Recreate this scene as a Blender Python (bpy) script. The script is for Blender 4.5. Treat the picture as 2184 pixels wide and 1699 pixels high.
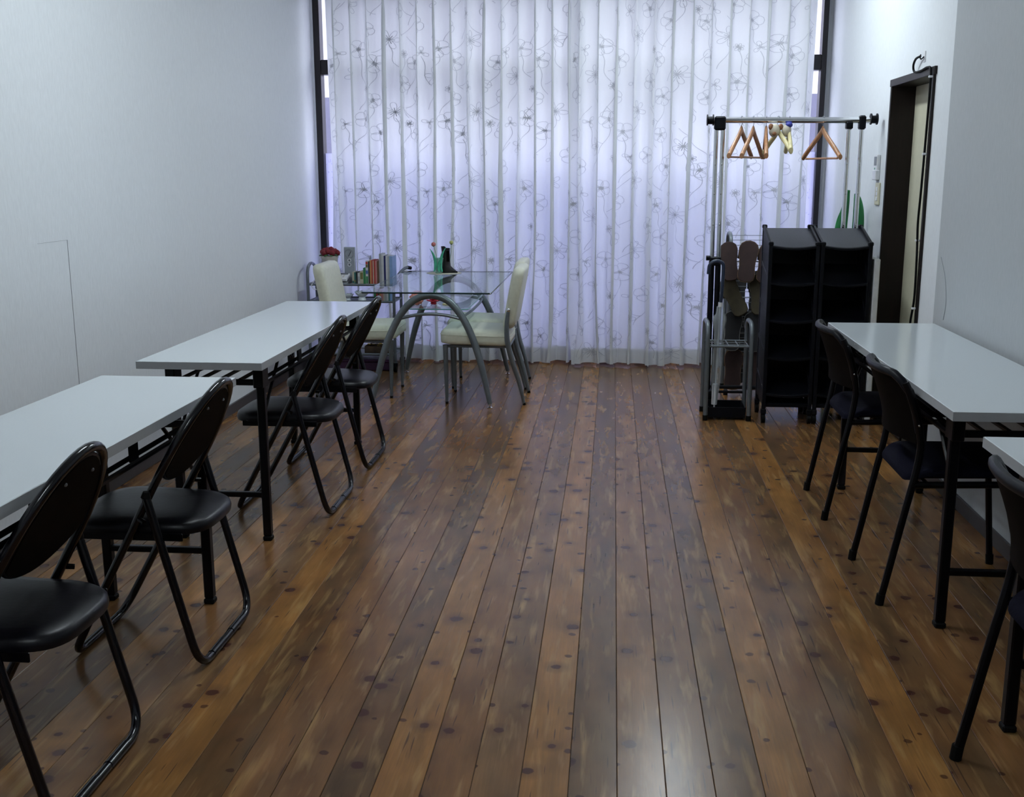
import bpy, math, random
from mathutils import Vector, Matrix
random.seed(7)
PI = math.pi
for o in list(bpy.data.objects):
    bpy.data.objects.remove(o, do_unlink=True)
SC = bpy.context.scene
C = SC.collection

# ------------------------------------------------------------------ camera
F_PX, PITCH, YAW, ROLL, CAM_H = 2326.14, 0.206287, 0.091743, 0.001638, 1.34945
cam_d = bpy.data.cameras.new('camera')
cam_d.sensor_fit = 'HORIZONTAL'
cam_d.sensor_width = 36.0
cam_d.lens = 36.0 * F_PX / 2184.0
cam_d.clip_start, cam_d.clip_end = 0.05, 200
cam = bpy.data.objects.new('camera', cam_d)
C.objects.link(cam)
R0 = Matrix(((math.cos(ROLL), 0, math.sin(ROLL)), (0, 1, 0), (-math.sin(ROLL), 0, math.cos(ROLL))))
R1 = Matrix(((1, 0, 0), (0, math.cos(PITCH), math.sin(PITCH)), (0, -math.sin(PITCH), math.cos(PITCH))))
R2 = Matrix(((math.cos(YAW), -math.sin(YAW), 0), (math.sin(YAW), math.cos(YAW), 0), (0, 0, 1)))
RR = R2 @ R1 @ R0
rt, fw, up = RR @ Vector((1, 0, 0)), RR @ Vector((0, 1, 0)), RR @ Vector((0, 0, 1))
cam.matrix_world = Matrix(((rt.x, up.x, -fw.x, 0), (rt.y, up.y, -fw.y, 0), (rt.z, up.z, -fw.z, CAM_H), (0, 0, 0, 1)))
SC.camera = cam

# ------------------------------------------------------------------ world and exposure
w = bpy.data.worlds.new('overcast_sky')
SC.world = w
w.use_nodes = True
bgn = w.node_tree.nodes['Background']
bgn.inputs['Color'].default_value = (0.87, 0.91, 1.0, 1)
bgn.inputs['Strength'].default_value = 4.9
SC.view_settings.view_transform = 'Standard'
SC.view_settings.look = 'None'
SC.view_settings.gamma = 1.0
SC.view_settings.use_curve_mapping = False
SC.view_settings.exposure = 0.0
LAMP = 82.0          # strength of the fluorescent ceiling tubes

# ------------------------------------------------------------------ materials
MATS = {}
def nodes_of(name):
    m = bpy.data.materials.new(name)
    m.use_nodes = True
    nt = m.node_tree
    return m, nt, nt.nodes['Principled BSDF']

def mat(name, col, rough=0.5, metal=0.0, var=0.08, scale=30.0, bump=0.0, spec=0.5, coat=0.0, stretch=(1, 1, 1)):
    m, nt, b = nodes_of(name)
    N, L = nt.nodes, nt.links
    tc = N.new('ShaderNodeTexCoord')
    mp = N.new('ShaderNodeMapping')
    mp.inputs['Scale'].default_value = stretch
    L.new(tc.outputs['Object'], mp.inputs['Vector'])
    no = N.new('ShaderNodeTexNoise')
    no.inputs['Scale'].default_value = scale
    no.inputs['Detail'].default_value = 3
    L.new(mp.outputs['Vector'], no.inputs['Vector'])
    cr = N.new('ShaderNodeValToRGB')
    cr.color_ramp.elements[0].position = 0.3
    cr.color_ramp.elements[1].position = 0.7
    cr.color_ramp.elements[0].color = tuple(c * (1 - var) for c in col) + (1,)
    cr.color_ramp.elements[1].color = tuple(min(1, c * (1 + var)) for c in col) + (1,)
    L.new(no.outputs['Fac'], cr.inputs['Fac'])
    L.new(cr.outputs['Color'], b.inputs['Base Color'])
    b.inputs['Roughness'].default_value = rough
    b.inputs['Metallic'].default_value = metal
    b.inputs['Specular IOR Level'].default_value = spec
    b.inputs['Coat Weight'].default_value = coat
    if bump:
        bp = N.new('ShaderNodeBump')
        bp.inputs['Strength'].default_value = bump
        bp.inputs['Distance'].default_value = 0.002
        L.new(no.outputs['Fac'], bp.inputs['Height'])
        L.new(bp.outputs['Normal'], b.inputs['Normal'])
    MATS[name] = m
    return m

def srgb(r, g, b):
    return tuple((c / 255 / 12.92) if c / 255 <= 0.04045 else ((c / 255 + 0.055) / 1.055) ** 2.4 for c in (r, g, b))

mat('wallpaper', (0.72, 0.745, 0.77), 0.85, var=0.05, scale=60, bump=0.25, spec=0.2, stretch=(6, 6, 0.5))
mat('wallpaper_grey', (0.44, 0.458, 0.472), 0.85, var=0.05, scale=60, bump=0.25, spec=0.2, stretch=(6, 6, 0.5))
mat('ceiling_white', (0.75, 0.76, 0.77), 0.9, var=0.03, scale=40, bump=0.2)
mat('baseboard', (0.05, 0.045, 0.045), 0.5)
mat('bronze_frame', (0.012, 0.010, 0.012), 0.35, metal=0.3)
mat('door_frame_wood', (0.009, 0.005, 0.004), 0.45, spec=0.25, var=0.3, scale=8, stretch=(8, 8, 0.6))
mat('door_cream', (0.52, 0.50, 0.38), 0.55, var=0.03)
mat('laminate_white', (0.70, 0.75, 0.775), 0.13, var=0.015, scale=200, spec=0.5)
mat('laminate_edge', (0.34, 0.35, 0.36), 0.45, var=0.03)
mat('black_steel', (0.002, 0.002, 0.003), 0.32, spec=0.16, var=0.2)
mat('black_gloss', (0.002, 0.002, 0.004), 0.16, spec=0.45, var=0.2)
mat('black_vinyl', (0.003, 0.003, 0.005), 0.36, spec=0.24, var=0.25, scale=80, bump=0.15)
mat('back_board', (0.004, 0.003, 0.0025), 0.65, var=0.25, scale=20, spec=0.03)
mat('navy_fabric', (0.004, 0.004, 0.010), 0.8, var=0.3, scale=150, bump=0.3, spec=0.05)
mat('black_rubber', (0.004, 0.004, 0.004), 0.6, spec=0.1)
mat('grey_metal', (0.155, 0.175, 0.19), 0.38, metal=0.5, var=0.08)
mat('chrome', (0.75, 0.76, 0.78), 0.14, metal=1.0, var=0.03)
mat('cream_leather', (0.62, 0.62, 0.50), 0.45, var=0.05, scale=50, bump=0.15)
mat('black_plastic', (0.004, 0.0045, 0.007), 0.42, spec=0.14, var=0.2, scale=90, bump=0.1)
mat('black_tray', (0.010, 0.012, 0.018), 0.40, var=0.35, scale=40, stretch=(8, 0.6, 1), bump=0.15)
mat('grey_plastic', (0.22, 0.235, 0.25), 0.5)
mat('white_plastic', (0.68, 0.69, 0.71), 0.4)
mat('cream_plastic', (0.55, 0.52, 0.37), 0.45)
mat('lcd_grey', (0.12, 0.13, 0.14), 0.3)
mat('hanger_wood', (0.36, 0.17, 0.075), 0.4, var=0.2, scale=20, stretch=(1, 4, 1))
mat('hanger_pale', (0.62, 0.55, 0.30), 0.45, var=0.1)
mat('toy_cream', (0.55, 0.50, 0.40), 0.8, var=0.1)
mat('toy_brown', (0.25, 0.11, 0.05), 0.7)
mat('toy_blue', (0.03, 0.04, 0.30), 0.6)
mat('green_plastic', (0.004, 0.16, 0.035), 0.4, var=0.25, scale=10)
mat('clay_pot', (0.55, 0.52, 0.46), 0.6)
mat('rose_red', (0.17, 0.008, 0.015), 0.7, var=0.4, scale=60)
mat('leaf_green', (0.03, 0.10, 0.03), 0.6, var=0.3)
mat('candle_red', (0.52, 0.02, 0.05), 0.45, var=0.2, scale=40)
mat('candle_pink', (0.75, 0.28, 0.22), 0.5, var=0.2, scale=60)
mat('petal_white', (0.72, 0.78, 0.82), 0.5, var=0.1)
mat('petal_yellow', (0.62, 0.52, 0.12), 0.5)
mat('dried_gold', (0.40, 0.28, 0.04), 0.7, var=0.5, scale=60)
mat('dried_brown', (0.05, 0.028, 0.015), 0.8, var=0.5)
mat('purple_box', (0.045, 0.012, 0.05), 0.35)
mat('boot_black', (0.008, 0.007, 0.008), 0.35)
mat('vase_green', (0.06, 0.36, 0.22), 0.25, var=0.25, scale=30)
mat('flower_pink', (0.45, 0.14, 0.13), 0.7)
mat('flower_yellow', (0.50, 0.52, 0.20), 0.7)
mat('stem_green', (0.18, 0.30, 0.20), 0.6)
mat('lace', (0.50, 0.47, 0.36), 0.9, var=0.2, scale=120)
mat('clock_face', (0.33, 0.36, 0.39), 0.35, var=0.05)
mat('clock_mark', (0.06, 0.06, 0.07), 0.4)
mat('paper', (0.62, 0.60, 0.54), 0.8, var=0.05)
mat('slipper_red', (0.030, 0.012, 0.010), 0.7, var=0.2)
mat('slipper_tan', (0.10, 0.055, 0.028), 0.7, var=0.2)
mat('slipper_olive', (0.050, 0.038, 0.016), 0.7, var=0.2)
mat('slipper_black', (0.010, 0.010, 0.012), 0.6)
mat('slipper_rim', (0.20, 0.20, 0.19), 0.6)
mat('wire', (0.25, 0.27, 0.29), 0.35, metal=0.6)
mat('umbrella_blue', (0.012, 0.022, 0.05), 0.35)
mat('street_grey', (0.30, 0.30, 0.33), 0.8)
mat('facade', (0.55, 0.54, 0.60), 0.8)
mat('facade_dark', (0.10, 0.10, 0.16), 0.3)

def emis(name, col, s):
    m = bpy.data.materials.new(name)
    m.use_nodes = True
    nt = m.node_tree
    nt.nodes.remove(nt.nodes['Principled BSDF'])
    e = nt.nodes.new('ShaderNodeEmission')
    e.inputs['Color'].default_value = col + (1,)
    e.inputs['Strength'].default_value = s
    nt.links.new(e.outputs[0], nt.nodes['Material Output'].inputs['Surface'])
    MATS[name] = m
emis('fluorescent', (0.85, 0.95, 1.0), LAMP)

def glass(name, col, transp=0.9, rough=0.02, ior=1.5):
    """thin pane: mostly see-through with a Fresnel mirror on top"""
    m = bpy.data.materials.new(name)
    m.use_nodes = True
    nt = m.node_tree
    N, L = nt.nodes, nt.links
    N.remove(N['Principled BSDF'])
    t = N.new('ShaderNodeBsdfTransparent')
    t.inputs['Color'].default_value = col + (1,)
    g = N.new('ShaderNodeBsdfGlossy')
    g.inputs['Roughness'].default_value = rough
    f = N.new('ShaderNodeFresnel')
    f.inputs['IOR'].default_value = ior
    mx = N.new('ShaderNodeMixShader')
    ge = N.new('ShaderNodeNewGeometry')
    ml = N.new('ShaderNodeMath')
    ml.operation = 'MULTIPLY_ADD'          # only the outer face mirrors; inner faces let the ray out
    L.new(ge.outputs['Backfacing'], ml.inputs[0])
    ml.inputs[1].default_value = -1.0
    ml.inputs[2].default_value = 1.0
    m0 = N.new('ShaderNodeMath')
    m0.operation = 'MULTIPLY'
    L.new(ml.outputs[0], m0.inputs[0])
    L.new(f.outputs[0], m0.inputs[1])
    L.new(m0.outputs[0], mx.inputs[0])
    L.new(t.outputs[0], mx.inputs[1])
    L.new(g.outputs[0], mx.inputs[2])
    out = mx
    if transp < 1:
        d = N.new('ShaderNodeBsdfDiffuse')
        d.inputs['Color'].default_value = tuple(min(1, c * 0.9) for c in col) + (1,)
        m2 = N.new('ShaderNodeMixShader')
        m2.inputs[0].default_value = 1 - transp
        L.new(mx.outputs[0], m2.inputs[1])
        L.new(d.outputs[0], m2.inputs[2])
        out = m2
    L.new(out.outputs[0], N['Material Output'].inputs['Surface'])
    MATS[name] = m
glass('table_glass', (0.92, 0.975, 0.965), 0.98, ior=1.62)
glass('window_glass', (0.90, 0.90, 0.95), 1.0)
glass('umbrella_vinyl', (0.78, 0.82, 0.84), 0.74, 0.15)
glass('vase_glass', (0.55, 0.80, 0.72), 0.75, 0.05)
mat('glass_edge', (0.010, 0.03, 0.028), 0.15)
mat('shelf_edge', (0.10, 0.30, 0.26), 0.2)

def fabric(name, col, trans, transp, tcol):
    m = bpy.data.materials.new(name)
    m.use_nodes = True
    nt = m.node_tree
    N, L = nt.nodes, nt.links
    b = N['Principled BSDF']
    tc = N.new('ShaderNodeTexCoord')
    mp = N.new('ShaderNodeMapping')
    mp.inputs['Scale'].default_value = (300, 300, 40)
    no = N.new('ShaderNodeTexNoise')
    no.inputs['Scale'].default_value = 1
    L.new(tc.outputs['Object'], mp.inputs[0])
    L.new(mp.outputs[0], no.inputs['Vector'])
    cr = N.new('ShaderNodeValToRGB')
    cr.color_ramp.elements[0].color = tuple(c * 0.95 for c in col) + (1,)
    cr.color_ramp.elements[1].color = col + (1,)
    L.new(no.outputs['Fac'], cr.inputs[0])
    L.new(cr.outputs[0], b.inputs['Base Color'])
    b.inputs['Roughness'].default_value = 0.6
    b.inputs['Specular IOR Level'].default_value = 0.25
    t = N.new('ShaderNodeBsdfTranslucent')
    t.inputs['Color'].default_value = tcol + (1,)
    m1 = N.new('ShaderNodeMixShader')
    m1.inputs[0].default_value = trans
    L.new(b.outputs[0], m1.inputs[1])
    L.new(t.outputs[0], m1.inputs[2])
    tr = N.new('ShaderNodeBsdfTransparent')
    m2 = N.new('ShaderNodeMixShader')
    m2.inputs[0].default_value = transp
    L.new(m1.outputs[0], m2.inputs[1])
    L.new(tr.outputs[0], m2.inputs[2])
    L.new(m2.outputs[0], N['Material Output'].inputs['Surface'])
    MATS[name] = m
fabric('curtain_cloth', (0.90, 0.92, 0.93), 0.38, 0.03, (0.85, 0.86, 0.88))
fabric('curtain_hem', (0.70, 0.72, 0.70), 0.15, 0.0, (0.8, 0.8, 0.75))
fabric('frosted_film', (0.60, 0.62, 0.85), 0.75, 0.10, (0.76, 0.77, 0.93))
mat('embroidery', (0.55, 0.56, 0.60), 0.7)

def plank_material():
    m, nt, b = nodes_of('plank_vinyl')
    N, L = nt.nodes, nt.links
    def nd(t, **k):
        n = N.new(t)
        for a, v in k.items():
            setattr(n, a, v)
        return n
    def math_(op, a, bv=None, c=None):
        n = nd('ShaderNodeMath', operation=op)
        for i, v in enumerate((a, bv, c)):
            if v is None:
                continue
            if isinstance(v, (int, float)):
                n.inputs[i].default_value = v
            else:
                L.new(v, n.inputs[i])
        return n.outputs[0]
    def ramp(fac, pts):
        n = nd('ShaderNodeValToRGB')
        e = n.color_ramp.elements
        while len(e) < len(pts):
            e.new(0.5)
        for i, (p, c) in enumerate(pts):
            e[i].position = p
            e[i].color = (c, c, c, 1) if isinstance(c, (int, float)) else tuple(c) + (1,)
        L.new(fac, n.inputs[0])
        return n.outputs[0]
    def mix(fac, a, c, mode='MIX'):
        n = nd('ShaderNodeMixRGB', blend_type=mode)
        for s, v in ((0, fac), (1, a), (2, c)):
            if isinstance(v, (int, float)):
                n.inputs[s].default_value = v
            elif isinstance(v, tuple):
                n.inputs[s].default_value = v + (1,)
            else:
                L.new(v, n.inputs[s])
        return n.outputs[0]
    tc = nd('ShaderNodeTexCoord')
    oi = nd('ShaderNodeObjectInfo')
    sep = nd('ShaderNodeSeparateXYZ')
    L.new(tc.outputs['Object'], sep.inputs[0])
    y = math_('MULTIPLY_ADD', oi.outputs['Random'], 37.0, sep.outputs['Y'])
    x = math_('MULTIPLY_ADD', oi.outputs['Random'], 11.0, sep.outputs['X'])
    def vec(sx, sy):
        c = nd('ShaderNodeCombineXYZ')
        L.new(math_('MULTIPLY', x, sx), c.inputs[0])
        L.new(math_('MULTIPLY', y, sy), c.inputs[1])
        return c.outputs[0]
    def noise(v, scale, det=3.0, rough=0.55, dist=0.0):
        n = nd('ShaderNodeTexNoise')
        n.inputs['Scale'].default_value = scale
        n.inputs['Detail'].default_value = det
        n.inputs['Roughness'].default_value = rough
        n.inputs['Distortion'].default_value = dist
        L.new(v, n.inputs['Vector'])
        return n.outputs['Fac']
    cloud = noise(vec(13, 3.2), 1.0, 3, 0.5)
    warm = noise(vec(9, 3.4), 1.3, 2, 0.4)
    grain = noise(vec(230, 7), 1.0, 3, dist=0.3)
    base = oi.outputs['Color']
    col = mix(ramp(cloud, [(0.22, 0.0), (0.80, 1.0)]), mix(1.0, base, (0.50, 0.48, 0.50), 'MULTIPLY'), mix(1.0, base, (1.45, 1.42, 1.30), 'MULTIPLY'))
    col = mix(math_('MULTIPLY', ramp(warm, [(0.38, 0.0), (0.85, 1.0)]), 0.42), col, (0.24, 0.095, 0.028))
    col = mix(math_('MULTIPLY', ramp(grain, [(0.35, 0.0), (0.7, 1.0)]), 0.26), col, (0.10, 0.055, 0.03))
    # pale streaks running with the grain
    st = ramp(noise(vec(30, 3.4), 1.0, 3, dist=0.4), [(0.54, 0.0), (0.74, 1.0)])
    col = mix(math_('MULTIPLY', st, 0.62), col, (0.36, 0.22, 0.085))
    # short dark checks
    ck = ramp(noise(vec(120, 5.0), 1.0, 1), [(0.69, 0.0), (0.73, 1.0)])
    col = mix(math_('MULTIPLY', ck, 0.7), col, (0.035, 0.02, 0.015))
    # knots: two Voronoi layers, rim and heart
    def knots(scale, seed, rad, keep):
        v = nd('ShaderNodeTexVoronoi', voronoi_dimensions='2D')
        v.inputs['Scale'].default_value = scale
        ad = nd('ShaderNodeVectorMath', operation='ADD')
        L.new(vec(1.0, 1.0), ad.inputs[0])
        ad.inputs[1].default_value = (seed, seed * 1.7, 0)
        wob = nd('ShaderNodeTexNoise')
        wob.inputs['Scale'].default_value = 45
        L.new(ad.outputs[0], wob.inputs['Vector'])
        ws = nd('ShaderNodeVectorMath', operation='SCALE')
        ws.inputs['Scale'].default_value = 0.012
        L.new(wob.outputs['Color'], ws.inputs[0])
        a2 = nd('ShaderNodeVectorMath', operation='ADD')
        L.new(ad.outputs[0], a2.inputs[0])
        L.new(ws.outputs[0], a2.inputs[1])
        L.new(a2.outputs[0], v.inputs['Vector'])
        s2 = nd('ShaderNodeSeparateXYZ')
        L.new(v.outputs['Color'], s2.inputs[0])
        on = math_('GREATER_THAN', s2.outputs[0], keep)
        rr = math_('MULTIPLY_ADD', s2.outputs[1], rad * scale * 0.6, rad * scale * 0.6)
        q = math_('DIVIDE', v.outputs['Distance'], rr)
        heart = math_('MULTIPLY', ramp(q, [(0.75, 1.0), (1.0, 0.0)]), on)
        halo = math_('MULTIPLY', ramp(math_('MULTIPLY', q, 0.33), [(0.3, 1.0), (0.95, 0.0)]), on)
        return heart, halo
    h1, g1 = knots(5.6, 3.1, 0.0185, 0.36)
    h2, g2 = knots(7.5, 9.4, 0.0115, 0.66)
    col = mix(math_('MULTIPLY', g1, 0.45), col, (0.065, 0.032, 0.020))
    col = mix(math_('MULTIPLY', h1, 0.88), col, (0.050, 0.015, 0.011))
    col = mix(math_('MULTIPLY', h2, 0.75), col, (0.038, 0.012, 0.010))
    L.new(col, b.inputs['Base Color'])
    b.inputs['Roughness'].default_value = 0.24
    b.inputs['Specular IOR Level'].default_value = 0.24
    bp = nd('ShaderNodeBump')
    bp.inputs['Strength'].default_value = 0.04
    bp.inputs['Distance'].default_value = 0.002
    L.new(grain, bp.inputs['Height'])
    L.new(bp.outputs['Normal'], b.inputs['Normal'])
    MATS['plank_vinyl'] = m
plank_material()

# ------------------------------------------------------------------ mesh helpers
class MB:
    def __init__(s):
        s.v, s.f = [], []
    def add(s, vs, fs):
        n = len(s.v)
        s.v += [tuple(p) for p in vs]
        s.f += [tuple(i + n for i in f) for f in fs]
        return s
    def box(s, c, d, rot=None, ch=0.0):
        """box centre c, size d; ch = chamfer on all edges"""
        hx, hy, hz = d[0] / 2, d[1] / 2, d[2] / 2
        M = rot.to_matrix() if hasattr(rot, 'to_matrix') else rot
        cc = Vector(c)
        if ch <= 0:
            vs = [Vector((x, y, z)) for z in (-hz, hz) for y in (-hy, hy) for x in (-hx, hx)]
            fs = [(0, 2, 3, 1), (4, 5, 7, 6), (0, 1, 5, 4), (2, 6, 7, 3), (0, 4, 6, 2), (1, 3, 7, 5)]
        else:
            e = min(ch, hx * 0.95, hy * 0.95, hz * 0.95)
            vs, fs, ix = [], [], {}
            for sx in (-1, 1):
                for sy in (-1, 1):
                    for sz in (-1, 1):
                        for a in range(3):
                            p = [sx * (hx - e), sy * (hy - e), sz * (hz - e)]
                            p[a] += (sx, sy, sz)[a] * e
                            ix[(sx, sy, sz, a)] = len(vs)
                            vs.append(Vector(p))
            def face(keys):
                ids = [ix[k] for k in keys]
                ct = sum((vs[i] for i in ids), Vector()) / len(ids)
                nn = (vs[ids[1]] - vs[ids[0]]).cross(vs[ids[2]] - vs[ids[0]])
                fs.append(tuple(ids) if nn.dot(ct) > 0 else tuple(reversed(ids)))
            for a in range(3):
                o1, o2 = [i for i in range(3) if i != a]
                for sg in (-1, 1):
                    ks = []
                    for (u, v_) in ((-1, -1), (1, -1), (1, 1), (-1, 1)):
                        k = [0, 0, 0]
                        k[a], k[o1], k[o2] = sg, u, v_
                        ks.append(tuple(k) + (a,))
                    face(ks)
                for (u, v_) in ((-1, -1), (1, -1), (1, 1), (-1, 1)):   # edges along axis a
                    k0, k1 = [0, 0, 0], [0, 0, 0]
                    k0[a], k1[a] = -1, 1
                    k0[o1] = k1[o1] = u
                    k0[o2] = k1[o2] = v_
                    face([tuple(k0) + (o1,), tuple(k1) + (o1,), tuple(k1) + (o2,), tuple(k0) + (o2,)])
            for sx in (-1, 1):
                for sy in (-1, 1):
                    for sz in (-1, 1):
                        face([(sx, sy, sz, 0), (sx, sy, sz, 1), (sx, sy, sz, 2)])
        s.add([(M @ p if M else p) + cc for p in vs], fs)
        return s
    def tube(s, pts, r, n=8, closed=False, cap=True):
        P = [Vector(p) for p in pts]
        m = len(P)
        rs = r if isinstance(r, (list, tuple)) else [r] * m
        T = []
        for i in range(m):
            a = P[(i - 1) % m] if (closed or i > 0) else P[i]
            b_ = P[(i + 1) % m] if (closed or i < m - 1) else P[i]
            t = b_ - a
            T.append(t.normalized() if t.length > 1e-9 else Vector((0, 0, 1)))
        ref = Vector((0, 0, 1)) if abs(T[0].z) < 0.9 else Vector((1, 0, 0))
        nrm = (ref - T[0] * ref.dot(T[0])).normalized()
        vs = []
        for i in range(m):
            nrm = nrm - T[i] * nrm.dot(T[i])
            nrm.normalize()
            bi = T[i].cross(nrm)
            for k in range(n):
                a = 2 * PI * k / n
                vs.append(P[i] + (nrm * math.cos(a) + bi * math.sin(a)) * rs[i])
        fs = []
        for i in range(m if closed else m - 1):
            j = (i + 1) % m
            for k in range(n):
                l = (k + 1) % n
                fs.append((i * n + k, i * n + l, j * n + l, j * n + k))
        if cap and not closed:
            fs.append(tuple(reversed(range(n))))
            fs.append(tuple(range((m - 1) * n, m * n)))
        return s.add(vs, fs)
    def lathe(s, prof, n=20, c=(0, 0, 0), close=True):
        vs, fs = [], []
        for (r, z) in prof:
            for k in range(n):
                a = 2 * PI * k / n
                vs.append((c[0] + r * math.cos(a), c[1] + r * math.sin(a), c[2] + z))
        for i in range(len(prof) - 1):
            for k in range(n):
                l = (k + 1) % n
                fs.append((i * n + k, i * n + l, (i + 1) * n + l, (i + 1) * n + k))
        if close:
            fs.append(tuple(reversed(range(n))))
            fs.append(tuple(range((len(prof) - 1) * n, len(prof) * n)))
        return s.add(vs, fs)
    def blob(s, c, r, nu=12, nv=8, M=None, f=None):
        vs, fs = [], []
        for i in range(nv + 1):
            th = PI * i / nv
            for k in range(nu):
                ph = 2 * PI * k / nu
                p = Vector((math.sin(th) * math.cos(ph), math.sin(th) * math.sin(ph), math.cos(th)))
                if f:
                    p = p * f(p)
                p = Vector((p.x * r[0], p.y * r[1], p.z * r[2]))
                vs.append((M @ p if M else p) + Vector(c))
        for i in range(nv):
            for k in range(nu):
                l = (k + 1) % nu
                fs.append((i * nu + k, (i + 1) * nu + k, (i + 1) * nu + l, i * nu + l))
        return s.add(vs, fs)
    def slab(s, loop, fn, prof):
        """stack of copies of a 2D loop: prof = [(inset_scale, height)], fn(x, y, h) -> 3D"""
        n = len(loop)
        cx, cy = sum(p[0] for p in loop) / n, sum(p[1] for p in loop) / n
        vs, fs = [], []
        for (sc, h) in prof:
            for (x, y) in loop:
                vs.append(fn(cx + (x - cx) * sc, cy + (y - cy) * sc, h))
        for i in range(len(prof) - 1):
            for k in range(n):
                l = (k + 1) % n
                fs.append((i * n + k, i * n + l, (i + 1) * n + l, (i + 1) * n + k))
        fs.append(tuple(reversed(range(n))))
        fs.append(tuple(range((len(prof) - 1) * n, len(prof) * n)))
        return s.add(vs, fs)
    def grid(s, fn, nu, nv):
        vs = [fn(i / nu, j / nv) for j in range(nv + 1) for i in range(nu + 1)]
        fs = [(j * (nu + 1) + i, j * (nu + 1) + i + 1, (j + 1) * (nu + 1) + i + 1, (j + 1) * (nu + 1) + i)
              for j in range(nv) for i in range(nu)]
        return s.add(vs, fs)
    def build(s, name, material, parent=None, smooth=True, angle=40):
        me = bpy.data.meshes.new(name)
        me.from_pydata([tuple(p) for p in s.v], [], s.f)
        me.validate()
        me.update()
        me.materials.append(MATS[material])
        if smooth:
            me.shade_smooth()
            me.set_sharp_from_angle(angle=math.radians(angle))
        o = bpy.data.objects.new(name, me)
        C.objects.link(o)
        if parent is not None:
            o.parent = parent
        return o

def fillet(pts, r, n=6, closed=False):
    P = [Vector(p) for p in pts]
    out = []
    m = len(P)
    for i in range(m):
        if not closed and i in (0, m - 1):
            out.append(P[i])
            continue
        a, b_, c = P[(i - 1) % m], P[i], P[(i + 1) % m]
        d1, d2 = (a - b_), (c - b_)
        rr = min(r, d1.length * 0.49, d2.length * 0.49)
        p0, p1 = b_ + d1.normalized() * rr, b_ + d2.normalized() * rr
        for k in range(n + 1):
            t = k / n
            out.append(p0 * (1 - t) ** 2 + b_ * 2 * t * (1 - t) + p1 * t * t)
    return out

def spline(pts, k=6):
    P = [Vector(p) for p in pts]
    out = []
    for i in range(len(P) - 1):
        p0, p1, p2, p3 = P[max(i - 1, 0)], P[i], P[i + 1], P[min(i + 2, len(P) - 1)]
        for j in range(k):
            t = j / k
            out.append(0.5 * ((2 * p1) + (p2 - p0) * t + (2 * p0 - 5 * p1 + 4 * p2 - p3) * t * t + (3 * p1 - p0 - 3 * p2 + p3) * t ** 3))
    out.append(P[-1])
    return out

def rrect(w, h, r, n=5):
    """rounded rectangle loop, centred"""
    out = []
    for (sx, sy, a0) in ((1, 1, 0), (-1, 1, PI / 2), (-1, -1, PI), (1, -1, 1.5 * PI)):
        for k in range(n + 1):
            a = a0 + PI / 2 * k / n
            out.append((sx * (w / 2 - r) + r * math.cos(a), sy * (h / 2 - r) + r * math.sin(a)))
    return out

def thing(name, label, cat, loc=(0, 0, 0), rotz=0.0, group=None):
    o = bpy.data.objects.new(name, None)
    o.empty_display_size = 0.05
    C.objects.link(o)
    o.location = loc
    o.rotation_euler = (0, 0, rotz)
    o['label'] = label
    o['category'] = cat
    if group:
        o['group'] = group
    return o

def tag(o, label, cat, group=None):
    o['label'] = label
    o['category'] = cat
    if group:
        o['group'] = group
    return o

def struct(o, label=None):
    o['kind'] = 'structure'
    if label:
        o['label'] = label
    return o

def copy_tree(o, parent=None):
    c = o.copy()
    C.objects.link(c)
    c.parent = parent
    for ch in list(o.children):
        copy_tree(ch, c)
    return c

def dup(root, label, loc, rotz):
    r = copy_tree(root)
    r.location = loc
    r.rotation_euler = (0, 0, rotz)
    r['label'] = label
    return r

# ------------------------------------------------------------------ room shell
XL, XR, XRN = -2.135, 1.455, 1.412      # left wall, right wall with the door, nearer right wall
Y0, YW, YN = -2.6, 7.90, 4.93           # rear wall, window plane, step in the right wall
ZC = 2.66

fl = MB().box((-0.34, 2.75, -0.05), (3.95, 11.0, 0.094)).build('floor', 'black_rubber', smooth=False)
struct(fl, 'wood-look plank floor')
PW = 0.1087
PCOL = {'C': (0.250, 0.122, 0.037), 'D': (0.112, 0.064, 0.030), 'E': (0.165, 0.082, 0.032),
        'F': (0.152, 0.076, 0.031), 'B': (0.138, 0.077, 0.034)}
PAT = 'CDEFDCEB'
pm = None
i0 = int(math.floor((XL - 0.03) / PW)) - 0
for i in range(i0, int(math.ceil((1.62 - 0.03) / PW))):
    if pm is None:
        g = 0.0011
        mb = MB()
        mb.box((0, 0, -0.0035), (PW - g, 10.72, 0.007), ch=0.0012)
        p = mb.build('plank', 'plank_vinyl', smooth=False)
        pm = p.data
    else:
        p = bpy.data.objects.new('plank', pm)
        C.objects.link(p)
    x0 = 0.03 + i * PW
    p.location = (x0 + PW / 2, 2.72, 0.0)
    p.parent = fl
    c = PCOL[PAT[(i + 2) % 8]]
    k = random.uniform(0.92, 1.08)
    p.color = (c[0] * k, c[1] * k, c[2] * k, 1)

wl = MB().box((XL - 0.06, (Y0 + 8.05) / 2, ZC / 2), (0.12, 8.05 - Y0, ZC)).build('wall_left', 'wallpaper', smooth=False)
struct(wl, 'pale grey papered wall')
MB().box((XL + 0.0006, 4.1425, 1.084 / 2), (0.0012, 0.0022, 1.084)).build('panel_seam', 'grey_plastic', wl, smooth=False)
MB().box((XL + 0.0005, 4.03, 1.084), (0.001, 0.225, 0.0008)).build('panel_seam', 'laminate_edge', wl, smooth=False)
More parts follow.
